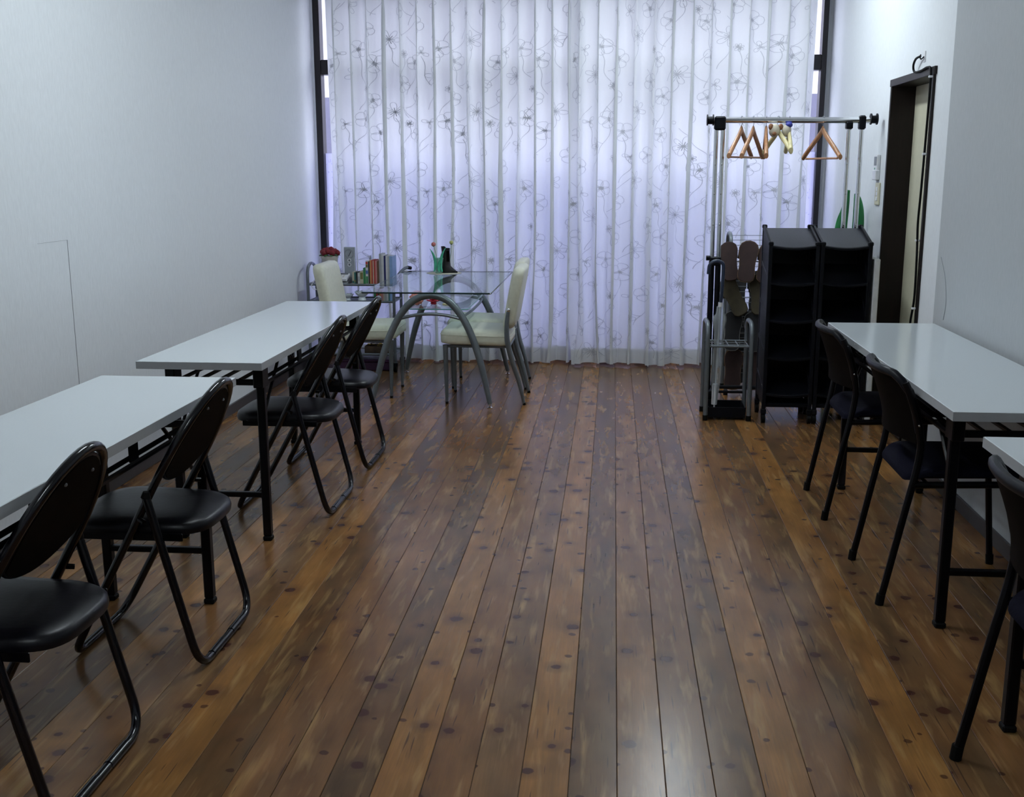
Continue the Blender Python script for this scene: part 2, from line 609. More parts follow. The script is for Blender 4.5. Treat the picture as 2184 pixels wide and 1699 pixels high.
# right wall beyond the step, with the door opening
DY0, DY1, DZ = 5.335, 6.105, 1.785      # clear opening
m = MB()
m.box((XR + 0.10, (YN + DY0 - 0.005) / 2, ZC / 2), (0.20, DY0 - 0.005 - YN, ZC))
m.box((XR + 0.10, (DY1 + 0.005 + 8.05) / 2, ZC / 2), (0.20, 8.05 - DY1 - 0.005, ZC))
m.box((XR + 0.10, (DY0 + DY1) / 2, (DZ + 0.005 + ZC) / 2), (0.20, DY1 - DY0 + 0.01, ZC - DZ - 0.005))
struct(m.build('wall_right', 'wallpaper', smooth=False), 'pale wall with the dark framed door')
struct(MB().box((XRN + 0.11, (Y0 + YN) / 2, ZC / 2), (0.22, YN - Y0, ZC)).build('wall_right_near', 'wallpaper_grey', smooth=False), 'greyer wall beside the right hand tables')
struct(MB().box(((XL + XR) / 2, YW + 0.04, (2.60 + ZC) / 2), (XR - XL, 0.16, ZC - 2.60)).build('wall_back', 'wallpaper', smooth=False))
struct(MB().box(((XL + XR) / 2, Y0 - 0.06, ZC / 2), (XR - XL + 0.3, 0.12, ZC)).build('wall_rear', 'wallpaper', smooth=False))
struct(MB().box(((XL + XR) / 2, (Y0 + 8.05) / 2, ZC + 0.06), (XR - XL + 0.6, 8.05 - Y0 + 0.3, 0.12)).build('ceiling', 'ceiling_white', smooth=False))
struct(MB().box((XL + 0.005, (Y0 + 7.8) / 2, 0.03), (0.010, 7.8 - Y0, 0.06), ch=0.002).build('baseboard_left', 'baseboard', smooth=False))
struct(MB().box((XRN - 0.005, (Y0 + YN) / 2, 0.03), (0.010, YN - Y0, 0.06), ch=0.002).build('baseboard_right', 'baseboard', smooth=False))
# hairline crack in the nearer right wall
m = MB()
pts = spline([(XRN - 0.0008, 4.88, 0.98), (XRN - 0.0008, 4.80, 0.90), (XRN - 0.0008, 4.76, 0.80), (XRN - 0.0008, 4.78, 0.72)], 5)
m.tube(pts, 0.0012, 4)
struct(m.build('trim_2', 'grey_plastic'), 'hairline crack in the grey wall')

# window
wn = thing('window_1', 'dark framed shop window behind the curtains', 'window', (0, 0, 0))
del wn['category']
struct(wn)
def wbar(x0, x1, z0, z1, y0=YW - 0.05, y1=YW + 0.05, name='frame_bar'):
    return MB().box(((x0 + x1) / 2, (y0 + y1) / 2, (z0 + z1) / 2), (x1 - x0, y1 - y0, z1 - z0), ch=0.004).build(name, 'bronze_frame', wn, smooth=False)
JL, JR = -2.075, 1.385
wbar(JL - 0.045, JL, 0, 2.60, name='jamb')
wbar(JR, JR + 0.035, 0, 2.60, name='jamb')
wbar(JL, JR, 2.012, 2.112, YW - 0.05, YW + 0.06, 'transom')
wbar(JL, JR, 2.55, 2.60, name='head_bar')
wbar(JL, JR, 0, 0.08, name='sill_bar')
for x in (-0.92, 0.23):
    wbar(x - 0.03, x + 0.03, 0.08, 2.012, name='mullion')
struct(MB().box((XL + 0.008, YW, 1.30), (0.016, 0.12, 2.60)).build('trim_1', 'wallpaper', smooth=False))
struct(MB().box(((JR + 0.035 + XR) / 2, YW + 0.03, 1.30), (XR - JR - 0.035, 0.06, 2.60)).build('trim_3', 'wallpaper', smooth=False))
edges = [JL, -0.95, -0.89, 0.20, 0.26, JR]
for k in range(0, 6, 2):
    a, b_ = edges[k], edges[k + 1]
    MB().box(((a + b_) / 2, YW, (0.08 + 2.012) / 2), (b_ - a, 0.006, 1.932)).build('pane', 'window_glass', wn, smooth=False)
    MB().box(((a + b_) / 2, YW + 0.007, (0.08 + 1.47) / 2), (b_ - a, 0.002, 1.39)).build('frosted_film', 'frosted_film', wn, smooth=False)
MB().box(((JL + JR) / 2, YW, (2.112 + 2.55) / 2), (JR - JL, 0.006, 0.438)).build('pane', 'window_glass', wn, smooth=False)
# rain drops on the visible ends of the lower glass
dm = MB()
rd = random.Random(5)
for (a, b_) in ((JL, JL + 0.13), (JR - 0.13, JR)):
    for k in range(46):
        dm.blob((rd.uniform(a, b_), YW - 0.004, rd.uniform(0.75, 1.45)), (0.005 * rd.uniform(0.5, 1), 0.002, 0.006 * rd.uniform(0.5, 1)), 6, 4)
d = dm.build('rain_drops', 'window_glass', wn)
d['kind'] = 'stuff'

# outside
struct(MB().box((0, 16, -0.16), (40, 16, 0.1)).build('ground', 'street_grey', smooth=False), 'street outside the window')
hb = thing('house', 'pale building across the street seen past the curtain edge', 'building', (0, 19.0, 0))
MB().box((0, 1.0, 2.2), (30, 2.0, 4.6)).build('wall', 'facade', hb, smooth=False)
for k in range(-5, 6):
    wdw = MB().box((k * 2.6 + 0.4, -0.03, 2.0), (1.3, 0.06, 1.3)).build('window', 'white_plastic', hb, smooth=False)
    for s in (-1, 1):
        MB().box((k * 2.6 + 0.4 + s * 0.31, -0.07, 2.0), (0.54, 0.03, 1.14)).build('pane', 'facade_dark', wdw, smooth=False)
MB().box((0, 0.9, 4.56), (30.6, 2.6, 0.14)).build('roof', 'facade_dark', hb, smooth=False)

# door
dr = thing('door_1', 'cream door set deep in a dark wood frame', 'door', (0, 0, 0))
del dr['category']
struct(dr)
XF = XR - 0.012
m = MB()
m.box((XR + 0.07, DY1 + 0.0, DZ / 2), (0.164, 0.024, DZ), ch=0.002)
m.build('far_jamb', 'door_frame_wood', dr, smooth=False)
MB().box((XR + 0.07, DY0, DZ / 2), (0.164, 0.024, DZ), ch=0.002).build('near_jamb', 'door_frame_wood', dr, smooth=False)
MB().box((XR + 0.07, (DY0 + DY1) / 2, DZ + 0.008), (0.166, DY1 - DY0 + 0.05, 0.036), ch=0.002).build('head_jamb', 'door_frame_wood', dr, smooth=False)
MB().box((XR + 0.128, (DY0 + DY1) / 2, (DZ - 0.01) / 2 + 0.004), (0.030, DY1 - DY0 - 0.024, DZ - 0.018), ch=0.002).build('door_panel', 'door_cream', dr, smooth=False)
MB().box((XR + 0.06, (DY0 + DY1) / 2, 0.006), (0.10, DY1 - DY0 - 0.024, 0.012), ch=0.003).build('threshold', 'door_frame_wood', dr, smooth=False)

# ------------------------------------------------------------------ ceiling lamps (above the frame)
def ceiling_lamp(x, y, label):
    t = thing('ceiling_light', label, 'light', (x, y, ZC), 0, 'fluorescent ceiling lights')
    MB().box((0, 0, -0.02), (0.15, 1.24, 0.04), ch=0.008).build('housing', 'white_plastic', t, smooth=False)
    for s in (-1, 1):
        MB().tube([(s * 0.045, -0.58, -0.062), (s * 0.045, 0.58, -0.062)], 0.015, 8).build('tube', 'fluorescent', t)
        for e in (-1, 1):
            MB().box((s * 0.045, e * 0.595, -0.055), (0.034, 0.03, 0.05), ch=0.004).build('socket', 'white_plastic', t, smooth=False)
LAMPS = [(0.40, 6.25, 'twin tube ceiling light nearest the coat rack'),
         (-0.70, 3.7, 'twin tube ceiling light near the left row of tables, mid room'),
         (-0.25, -0.1, 'twin tube ceiling light behind the camera, nearest the rear wall')]
for (x, y, lb) in LAMPS:
    ceiling_lamp(x, y, lb)

# ------------------------------------------------------------------ curtains
def hsh(i, k=0):
    return random.Random(i * 7919 + k * 104729 + 13).random()
def vnoise(t, k=0):
    i = math.floor(t)
    f = t - i
    f = f * f * (3 - 2 * f)
    return hsh(i, k) * (1 - f) + hsh(i + 1, k) * f

def make_curtain(x0, x1, npl, seed, label, YC):
    ZT = 2.575
    wdt = x1 - x0
    def surf(u, z, off=0.0):
        h = max(0.0, min(1.0, z / ZT))
        t = u * npl
        # fold phase drifts a little with height so that folds wander and merge
        ph = 2 * PI * (t + 0.22 * (vnoise(t * 0.7 + 3 * h, seed) - 0.5) * (1 - h) * 2)
        a = 0.020 + 0.022 * vnoise(t * 0.9 + 2.0 * h, seed + 1) + 0.016 * (1 - h) * (vnoise(t * 0.5, seed + 2) - 0.3)
        b_ = (0.006 + 0.034 * vnoise(t * 0.8 + 1.5 * h, seed + 3))
        pinch = max(0.0, (h - 0.93) / 0.07)
        x = x0 + wdt * u + b_ * math.sin(ph) * (1 - 0.5 * pinch) + 0.012 * (1 - h) * math.sin(2.3 * ph + seed)
        y = YC + a * math.cos(ph) * (1 - 0.25 * pinch) + 0.010 * math.cos(2 * ph + 1.0) * (1 - h)
        y += 0.012 * math.sin(5 * h + t)
        return Vector((x, y - off, z))
    cur = thing('curtain', label, 'curtain', (0, 0, 0), 0, 'embroidered curtains')
    cols, rows = npl * 22, 46
    def zbot(u):
        return 0.006 + 0.022 * vnoise(u * npl * 1.3, seed + 5) * (1 if vnoise(u * npl * 0.6, seed + 8) > 0.35 else 0.3)
    MB().grid(lambda u, v: surf(u, zbot(u) + (ZT - zbot(u)) * v), cols, rows).build('cloth', 'curtain_cloth', cur, angle=180)
    MB().grid(lambda u, v: surf(u, zbot(u) + 0.003 + 0.105 * v, -0.006), cols, 4).build('hem', 'curtain_hem', cur, angle=180)
    MB().grid(lambda u, v: surf(u, ZT - 0.075 + 0.075 * v, -0.005), cols, 3).build('heading_tape', 'curtain_hem', cur, angle=180)
    # embroidery: outline flowers and vines stitched on the cloth
    cloth_w = wdt * 1.55
    em = MB()
    def stitch(pts, wid=0.0012):
        P = []
        for (s, z) in pts:
            if z < 0.05 or z > ZT - 0.1 or s < 0.01 or s > cloth_w - 0.01:
                if len(P) > 1:
                    ribbon(P, wid)
                P = []
                continue
            P.append((s, z))
        if len(P) > 1:
            ribbon(P, wid)
    def ribbon(P, wid):
        vs, fs = [], []
        for i, (s, z) in enumerate(P):
            a, c = P[max(i - 1, 0)], P[min(i + 1, len(P) - 1)]
            dx, dz = c[0] - a[0], c[1] - a[1]
            l = math.hypot(dx, dz) or 1
            nx, nz = -dz / l * wid, dx / l * wid
            for sg in (-1, 1):
                u, zz = (s + sg * nx) / cloth_w, z + sg * nz
                q = surf(u, zz)
                e = surf(u + 0.0008, zz) - q
                nr = Vector((e.y, -e.x, 0))
                if nr.length < 1e-9:
                    nr = Vector((0, -1, 0))
                vs.append(q + nr.normalized() * 0.0018)
        for i in range(len(P) - 1):
            fs.append((2 * i, 2 * i + 1, 2 * i + 3, 2 * i + 2))
        em.add(vs, fs)
    R = random.Random(seed * 31 + 4)
    def petals(cx, cz, n, rl, wd, a0, centre):
        for k in range(n):
            a = a0 + 2 * PI * k / n
            pts = []
            for j in range(13):
                th = PI * j / 12
                rr = rl * math.sin(th / 2) * 1.0
                t = j / 12
                # closed petal outline
                ang = 2 * PI * t
                lx = rl * (0.5 - 0.5 * math.cos(ang))
                ly = wd * math.sin(ang) * (0.35 + 0.65 * (lx / rl))
                pts.append((cx + lx * math.cos(a) - ly * math.sin(a), cz + lx * math.sin(a) + ly * math.cos(a)))
            stitch(pts)
        if centre == 'fuzzy':
            for k in range(9):
                a = R.uniform(0, 2 * PI)
                r = R.uniform(0.010, 0.018)
                stitch([(cx - r * math.cos(a), cz - r * math.sin(a)), (cx, cz), (cx + r * math.cos(a), cz + r * math.sin(a))], 0.0017)
        elif centre == 'rays':
            for k in range(n):
                a = a0 + 2 * PI * k / n
                stitch([(cx, cz), (cx + 0.45 * rl * math.cos(a), cz + 0.45 * rl * math.sin(a))], 0.0022)
    # repeat tile of 0.46 x 0.47 m
    TW, TH = 0.44, 0.47
    tile = [('petal', 0.08, 0.06, 5, 0.062, 0.038), ('ray', 0.24, 0.20, 6, 0.066, 0.019), ('petal', 0.35, 0.38, 5, 0.058, 0.036),
            ('bud', 0.16, 0.36, 3, 0.040, 0.014), ('small', 0.40, 0.12, 7, 0.026, 0.008), ('petal', 0.03, 0.28, 5, 0.050, 0.032)]
    for i in range(int(cloth_w / TW) + 2):
        for j in range(int(ZT / TH) + 2):
            bx, bz = i * TW + (j % 2) * 0.03, j * TH + (i % 2) * 0.235 - 0.1
            for q, (kd, fx, fz, n, rl, wd) in enumerate(tile):
                cx, cz = bx + fx + R.uniform(-.01, .01), bz + fz + R.uniform(-.01, .01)
                petals(cx, cz, n, rl, wd, R.uniform(0, 2 * PI), 'fuzzy' if kd in ('petal', 'small') else 'rays')
                # stem vine
                L_ = R.uniform(0.12, 0.20)
                dr_ = R.choice((-1, 1))
                stitch([(cx + dr_ * 0.05 * (t / 10) ** 2 + 0.012 * math.sin(t * 0.6), cz - rl * 0.6 - L_ * t / 10) for t in range(11)], 0.0013)
                if kd == 'petal':
                    stitch([(cx + dr_ * (0.03 + 0.10 * t / 8), cz - rl - 0.10 + 0.09 * (t / 8) ** 1.6) for t in range(9)], 0.0012)
    e = em.build('embroidery', 'embroidery', cur, smooth=False)
    e['label'] = 'grey stitched flowers and vines'
    return cur
make_curtain(-1.975, -0.255, 15, 3, 'white embroidered curtain on the left, behind the glass dining table', 7.645)
make_curtain(-0.300, 1.300, 13, 11, 'white embroidered curtain on the right, behind the coat rack', 7.580)
rl_ = thing('curtain_rail', 'white curtain rail above the window', 'curtain rail', (0, 7.62, 2.60))
MB().box((-0.33, 0, 0), (3.35, 0.03, 0.03), ch=0.004).build('track', 'white_plastic', rl_, smooth=False)
for x in (-1.9, -0.9, 0.2, 1.25):
    MB().box((x, 0.0, 0.038), (0.03, 0.03, 0.046), ch=0.003).build('bracket', 'white_plastic', rl_, smooth=False)

# ------------------------------------------------------------------ folding tables
def make_table(name, label):
    t = thing(name, label, 'table', group='white folding tables')
    HW, HL = 0.225, 0.90
    MB().box((0, 0, 0.6865), (2 * HW - 0.002, 2 * HL - 0.002, 0.027), ch=0.0015).build('tabletop', 'laminate_white', t, smooth=False)
    m = MB()
    for s in (-1, 1):
        m.box((s * (HW - 0.001), 0, 0.686), (0.002, 2 * HL, 0.0255))
        m.box((0, s * (HL - 0.001), 0.686), (2 * HW - 0.004, 0.002, 0.0255))
    m.build('edge_band', 'laminate_edge', t, smooth=False)
    for sx in (-1, 1):
        MB().box((sx * 0.165, 0, 0.659), (0.022, 1.50, 0.028), ch=0.003).build('apron_rail', 'black_steel', t, smooth=False)
        for sy in (-1, 1):
            lg = MB().box((sx * 0.163, sy * 0.73, 0.338), (0.030, 0.030, 0.640), ch=0.004).build('leg', 'black_steel', t, smooth=False)
            MB().box((sx * 0.163, sy * 0.73, 0.009), (0.034, 0.034, 0.018), ch=0.004).build('foot_cap', 'black_rubber', lg, smooth=False)
            MB().box((sx * 0.163, sy * 0.73, 0.62), (0.036, 0.07, 0.075), ch=0.003).build('leg_bracket', 'black_steel', t, smooth=False)
            a = Vector((sx * 0.150, sy * 0.70, 0.44))
            b_ = Vector((sx * 0.150, sy * 0.47, 0.645))
            MB().tube([a, b_], 0.006, 6).build('brace', 'black_steel', t)
    for sy in (-1, 1):
        MB().box((0, sy * 0.73, 0.175), (0.30, 0.020, 0.020), ch=0.003).build('leg_crossbar', 'black_steel', t, smooth=False)
        MB().box((0, sy * 0.70, 0.592), (0.36, 0.014, 0.022), ch=0.002).build('shelf_end_bar', 'black_steel', t, smooth=False)
    for k in range(5):
        x = -0.15 + 0.075 * k
        MB().tube([(x, -0.70, 0.600), (x, 0.70, 0.600)], 0.008, 6).build('shelf_bar', 'black_steel', t)
    for sx in (-1, 1):
        for y in (-0.25, 0.25):
            MB().box((sx * 0.168, y, 0.625), (0.006, 0.05, 0.055), ch=0.001).build('hanger_plate', 'black_steel', t, smooth=False)
        MB().tube([(sx * 0.170, -0.70, 0.590), (sx * 0.170, 0.70, 0.590)], 0.008, 6).build('shelf_side_bar', 'black_steel', t)
    return t
tb = make_table('folding_table', 'white-topped folding table at the left wall nearest the glass dining table')
tb.location = (-1.425, 4.512, 0)
dup(tb, 'white-topped folding table at the left, cut by the left edge of the photo', (-1.423, 2.445, 0), 0)
dup(tb, 'white-topped folding table along the right grey wall, in front of the door', (1.162, 3.915, 0), 0)
dup(tb, 'white-topped folding table at the right edge, only one corner showing', (1.150, 1.830, 0), 0)

# ------------------------------------------------------------------ black folding chairs
def make_folding_chair(name, label):
    t = thing(name, label, 'chair', group='black folding chairs')
    xf, xb, zb = 0.195, -0.222, 0.762
    L_ = math.hypot(xf - xb, zb)
    ax = Vector((xb - xf, 0, zb)) / L_
    nrm = Vector((ax.z, 0, -ax.x))          # points forward/up out of the frame plane
    org = Vector((xf, 0, 0.0115))
    def pl(y, s, off=0.0):
        return org + ax * s + Vector((0, y, 0)) + nrm * off
    path = [pl(-0.165, 0.0), pl(0.165, 0.0)]
    base = fillet([pl(0.186, 0.30), pl(0.168, 0.0), pl(-0.168, 0.0), pl(-0.186, 0.30)], 0.07, 7)
    top = [pl(0.190 * math.cos(a), 0.60 + 0.268 * math.sin(a)) for a in [PI * k / 22 for k in range(23)]]
    loop = base + [pl(-0.188, 0.45)] + list(reversed(top)) + [pl(0.188, 0.45)]
    MB().tube(loop, 0.0115, 10, closed=True).build('front_frame', 'black_gloss', t)
    # rear legs, joined by a floor bar
    xr, xt, zt = -0.195, -0.070, 0.50
    rear = fillet([(xt, 0.212, zt), (xr + 0.004, 0.212, 0.0115), (xr + 0.004, -0.212, 0.0115), (xt, -0.212, zt)], 0.075, 7)
    MB().tube(rear, 0.0115, 10).build('rear_legs', 'black_gloss', t)
    for s in (-1, 1):
        MB().tube([(xr + 0.004, s * 0.03, 0.0125), (xr + 0.004, s * 0.125, 0.0125)], 0.0124, 10).build('floor_sleeve', 'black_gloss', t)
        MB().tube([(xt, s * 0.212, zt - 0.004), (xt - 0.003, s * 0.212, zt + 0.012)], [0.0135, 0.009], 10).build('end_cap', 'black_rubber', t)
        MB().tube([(xt - 0.012 + 0.024, s * 0.206, zt - 0.075), (0.195 - 0.417 * 0.56, s * 0.194, 0.43)], 0.007, 6).build('link', 'black_steel', t)
        MB().box((0.0, s * 0.176, 0.374), (0.30, 0.006, 0.022), ch=0.002).build('seat_bracket', 'black_steel', t, smooth=False)
    # seat
    lp = []
    for k in range(40):
        a = 2 * PI * k / 40
        c, s_ = math.cos(a), math.sin(a)
        x = abs(c) ** 0.55 * (1 if c > 0 else -1) * 0.200
        hw = 0.172 + 0.022 * max(0, min(1, (x - 0.02) / 0.12))
        y = abs(s_) ** 0.55 * (1 if s_ > 0 else -1) * hw
        lp.append((x, y))
    def sf(x, y, h):
        return Vector((x + 0.002, y, h - 0.018 * (x < 0) * (-x / 0.2) ** 2 * 0.5))
    MB().slab(lp, sf, [(0.93, 0.376), (0.99, 0.380), (1.0, 0.392), (0.985, 0.404), (0.93, 0.412), (0.75, 0.417), (0.4, 0.419)]).build('seat', 'black_vinyl', t, angle=60)
    # backrest panel: padded front, board behind
    bl = []
    for k in range(19):
        a = PI * k / 18
        bl.append((0.170 * math.cos(a), 0.615 + 0.240 * math.sin(a)))
    for k in range(1, 12):
        u = -0.170 + 0.340 * k / 12
        bl.append((u, 0.555 + 0.055 * (abs(u) / 0.17) ** 2.0))
    MB().slab(bl, lambda x, y, h: pl(x, y, h), [(0.98, -0.006), (1.0, -0.004), (1.0, 0.004), (0.99, 0.012), (0.90, 0.020), (0.6, 0.022)]).build('backrest', 'black_vinyl', t, angle=60)
    MB().slab(bl, lambda x, y, h: pl(x, y, h), [(0.955, -0.0085), (0.96, -0.0055)]).build('back_board', 'back_board', t, angle=30)
    for s in (-1, 1):
        MB().blob(pl(s * 0.06, 0.80, -0.009), (0.0045, 0.0045, 0.0045), 8, 5).build('rivet', 'grey_plastic', t)
    return t
fc = make_folding_chair('folding_chair', 'black folding chair at the far left table, next to the glass dining table')
fc.location = (-1.295, 4.94, 0)
fc.rotation_euler = (0, 0, PI)
dup(fc, 'black folding chair at the far left table, second from the glass dining table', (-1.295, 4.26, 0), PI)
dup(fc, 'black folding chair at the near left table, with its whole base in view', (-1.300, 2.905, 0), PI)
dup(fc, 'black folding chair in the lower left corner, cut by the photo edge', (-1.325, 2.155, 0), PI)

# ------------------------------------------------------------------ stacking chairs on the right
def make_stack_chair(name, label):
    t = thing(name, label, 'chair', group='black stacking chairs')
    HW = 0.205
    for s in (-1, 1):
        pts = spline([(-0.235, s * HW, 0.012), (-0.185, s * HW, 0.28), (-0.150, s * HW, 0.47), (-0.152, s * HW, 0.56), (-0.185, s * HW * 0.99, 0.67), (-0.205, s * HW * 0.97, 0.715)], 5)
        lg = MB().tube(pts, 0.0115, 9).build('rear_leg', 'black_steel', t)
        MB().tube([(-0.2375, s * HW, 0.0), (-0.2335, s * HW, 0.035)], 0.014, 9).build('foot_cap', 'black_rubber', lg)
        fp = fillet([(-0.158, s * HW, 0.395), (0.195, s * HW, 0.405), (0.232, s * HW, 0.012)], 0.05, 6)
        lf = MB().tube(fp, 0.0110, 9).build('front_leg', 'black_steel', t)
        MB().tube([(0.233, s * HW, 0.0), (0.231, s * HW, 0.035)], 0.0135, 9).build('foot_cap', 'black_rubber', lf)
    for x, z in ((-0.12, 0.396), (0.15, 0.403)):
        MB().tube([(x, -HW, z), (x, HW, z)], 0.009, 7).build('crossbar', 'black_steel', t)
    lp = rrect(0.40, 0.385, 0.06)
    def sf(x, y, h):
        return Vector((x + 0.025, y, h - 0.030 * max(0, (-x - 0.10) / 0.10) ** 2 - 0.012 * max(0, (x - 0.12) / 0.08) ** 2))
    MB().slab(lp, sf, [(0.95, 0.418), (1.0, 0.424), (1.0, 0.434), (0.97, 0.443), (0.8, 0.448), (0.4, 0.449)]).build('seat', 'navy_fabric', t, angle=60)
    # back: curved shell hung between the uprights, thick rolled top edge
    def bk(u, z, off):
        y = (u - 0.5) * 2 * 0.200
        lean = -0.152 - 0.060 * max(0.0, (z - 0.56) / 0.18) ** 1.3
        return Vector((lean - 0.045 * (1 - (2 * u - 1) ** 2) + off, y, z))
    def zt(u):
        e = abs(2 * u - 1)
        return 0.735 - 0.050 * max(0, (e - 0.72) / 0.28) ** 2
    m = MB()
    n1, n2 = 16, 6
    fr = [[bk(i / n1, 0.525 + (zt(i / n1) - 0.525) * j / n2, 0.008) for i in range(n1 + 1)] for j in range(n2 + 1)]
    br = [[bk(i / n1, 0.525 + (zt(i / n1) - 0.525) * j / n2, -0.008) for i in range(n1 + 1)] for j in range(n2 + 1)]
    vs = [p for r in fr for p in r] + [p for r in br for p in r]
    W_ = n1 + 1
    o2 = (n2 + 1) * W_
    fs = []
    for j in range(n2):
        for i in range(n1):
            a = j * W_ + i
            fs.append((a, a + W_, a + W_ + 1, a + 1))
            fs.append((o2 + a, o2 + a + 1, o2 + a + W_ + 1, o2 + a + W_))
    for i in range(n1):
        fs.append((i, i + 1, o2 + i + 1, o2 + i))
        a = n2 * W_ + i
        fs.append((a, o2 + a, o2 + a + 1, a + 1))
    for j in range(n2):
        a, b_ = j * W_, j * W_ + n1
        fs.append((a, o2 + a, o2 + a + W_, a + W_))
        fs.append((b_, b_ + W_, o2 + b_ + W_, o2 + b_))
    m.add(vs, fs)
    m.build('backrest', 'back_board', t)
    rail = [bk(k / 18, zt(k / 18) + 0.002, 0) for k in range(19)]
    lowl = [bk(0.0, z, 0) for z in (0.56, 0.62, 0.66)]
    lowr = [bk(1.0, z, 0) for z in (0.66, 0.62, 0.56)]
    MB().tube(lowl + rail + lowr, 0.0135, 9).build('top_roll', 'black_plastic', t)
    for s in (-1, 1):
        MB().blob((-0.158, s * (HW + 0.006), 0.585), (0.006, 0.006, 0.006), 8, 5).build('rivet', 'chrome', t)
    return t
sc = make_stack_chair('stacking_chair', 'black stacking chair at the right table, next to the shoe cabinets')
sc.location = (1.085, 4.408, 0)
dup(sc, 'black stacking chair at the right table, middle of the three on the right', (1.098, 3.55, 0), 0)
dup(sc, 'black stacking chair at the right edge, cut by the photo edge', (1.056, 2.205, 0), 0)

# ------------------------------------------------------------------ glass dining table
gt = thing('glass_dining_table', 'glass-topped dining table on grey arched metal legs', 'table', (-1.04, 6.70, 0))
MB().slab(rrect(0.735, 1.33, 0.012, 3), lambda x, y, h: Vector((x, y, h)), [(1, 0.671), (1, 0.680)]).build('glass_top', 'table_glass', gt, smooth=False)
m = MB()
m.tube([(p[0] * 1.0005, p[1] * 1.0005, 0.6755) for p in rrect(0.735, 1.33, 0.012, 3)], 0.0046, 4, closed=True)
e = m.build('glass_rim', 'glass_edge', gt)
for sy, fy, ty in ((-1, -0.555, -0.50), (1, 0.53, 0.47)):
    hw = [(0.346, 0.022), (0.318, 0.15), (0.285, 0.28), (0.240, 0.41), (0.178, 0.53), (0.100, 0.615), (0.0, 0.645)]
    pts = [(-a, fy + (ty - fy) * z / 0.645, z) for a, z in hw] + [(a, fy + (ty - fy) * z / 0.645, z) for a, z in reversed(hw[:-1])]
    rr = [0.013] + [0.018] * 100
    sp = spline(pts, 6)
    n_ = len(sp)
    MB().tube(sp, [0.0135 + 0.0075 * min(1, min(i, n_ - 1 - i) / 14) for i in range(n_)], 12).build('leg_arch', 'grey_metal', gt)
    cy = fy + (ty - fy) * 0.80
    MB().tube(spline([(-0.19, cy, 0.508), (-0.09, cy, 0.531), (0, cy, 0.538), (0.09, cy, 0.531), (0.19, cy, 0.508)], 5), 0.0095, 8).build('cross_arc', 'grey_metal', gt)
    MB().lathe([(0.012, 0), (0.012, 0.005), (0.02, 0.010)], 12, (0, ty, 0.6605)).build('glass_pad', 'black_rubber', gt)
    for s in (-1, 1):
        MB().lathe([(0.015, 0.0), (0.016, 0.003), (0.006, 0.009), (0.006, 0.026)], 12, (s * 0.346, fy, 0.0)).build('levelling_foot', 'chrome', gt)
for s in (-1, 1):
    MB().tube(spline([(s * 0.185, -0.44, 0.520), (s * 0.20, -0.2, 0.522), (s * 0.20, 0.2, 0.522), (s * 0.185, 0.43, 0.520)], 5), 0.008, 8).build('side_rail', 'grey_metal', gt)
MB().slab(rrect(0.40, 0.80, 0.03, 4), lambda x, y, h: Vector((x, y, h)), [(1, 0.5485), (1, 0.5545)]).build('glass_shelf', 'table_glass', gt, smooth=False)
MB().tube([(p[0], p[1], 0.5515) for p in rrect(0.40, 0.80, 0.03, 4)], 0.0032, 4, closed=True).build('shelf_rim', 'shelf_edge', gt)
SHZ = 0.5545

# cream chairs, facing +X in their own frame
def make_cream_chair(name, label):
    t = thing(name, label, 'chair', group='cream dining chairs')
    HW = 0.195
    lp = rrect(0.41, 0.41, 0.05, 5)
    MB().slab(lp, lambda x, y, h: Vector((x + 0.025, y, h + 0.010 * max(0, x / 0.2))), [(0.93, 0.350), (0.99, 0.356), (1.0, 0.375), (1.0, 0.400), (0.985, 0.418), (0.92, 0.432), (0.6, 0.440), (0.3, 0.442)]).build('seat', 'cream_leather', t, angle=70)
    MB().tube([(p[0] * 1.003 + 0.025, p[1] * 1.003, 0.405 + 0.010 * max(0, p[0] / 0.2)) for p in lp], 0.0022, 5, closed=True).build('seat_seam', 'cream_leather', t)
    # tall padded back, leaning backwards
    def bf(x, y, h):      # x width, y along height, h thickness
        s = y
        return Vector((-0.168 - 0.065 * s / 0.35 - h, x, 0.450 + s))
    bl = rrect(0.405, 0.350, 0.045, 5)
    bl = [(x, y + 0.175) for x, y in bl]
    MB().slab(bl, bf, [(0.86, -0.036), (0.96, -0.030), (1.0, -0.018), (1.0, 0.018), (0.96, 0.030), (0.86, 0.036)]).build('backrest', 'cream_leather', t, angle=70)
    for s in (-1, 1):
        lf = MB().tube([(0.195, s * 0.175, 0.010), (0.200, s * 0.175, 0.352)], [0.009, 0.0155], 10).build('front_leg', 'grey_metal', t)
        MB().tube([(0.195, s * 0.175, 0.0), (0.195, s * 0.175, 0.014)], 0.0095, 8).build('foot_cap', 'black_rubber', lf)
        rp = spline([(-0.262, s * 0.180, 0.010), (-0.232, s * 0.185, 0.14), (-0.192, s * 0.198, 0.27), (-0.168, s * 0.212, 0.38), (-0.164, s * 0.216, 0.47), (-0.172, s * 0.216, 0.555)], 6)
        n_ = len(rp)
        lr = MB().tube(rp, [0.009 + 0.0065 * math.sin(PI * min(1, i / n_ * 1.0)) for i in range(n_)], 10).build('rear_leg', 'grey_metal', t)
        MB().tube([(-0.264, s * 0.180, 0.0), (-0.262, s * 0.180, 0.014)], 0.0095, 8).build('foot_cap', 'black_rubber', lr)
        MB().blob((-0.173, s * 0.217, 0.563), (0.013, 0.013, 0.013), 12, 8).build('knob', 'chrome', t)
        MB().box((0.01, s * 0.165, 0.343), (0.37, 0.016, 0.016), ch=0.003).build('seat_rail', 'grey_metal', t, smooth=False)
    MB().box((-0.17, 0, 0.343), (0.016, 0.36, 0.016), ch=0.003).build('rear_rail', 'grey_metal', t, smooth=False)
    return t
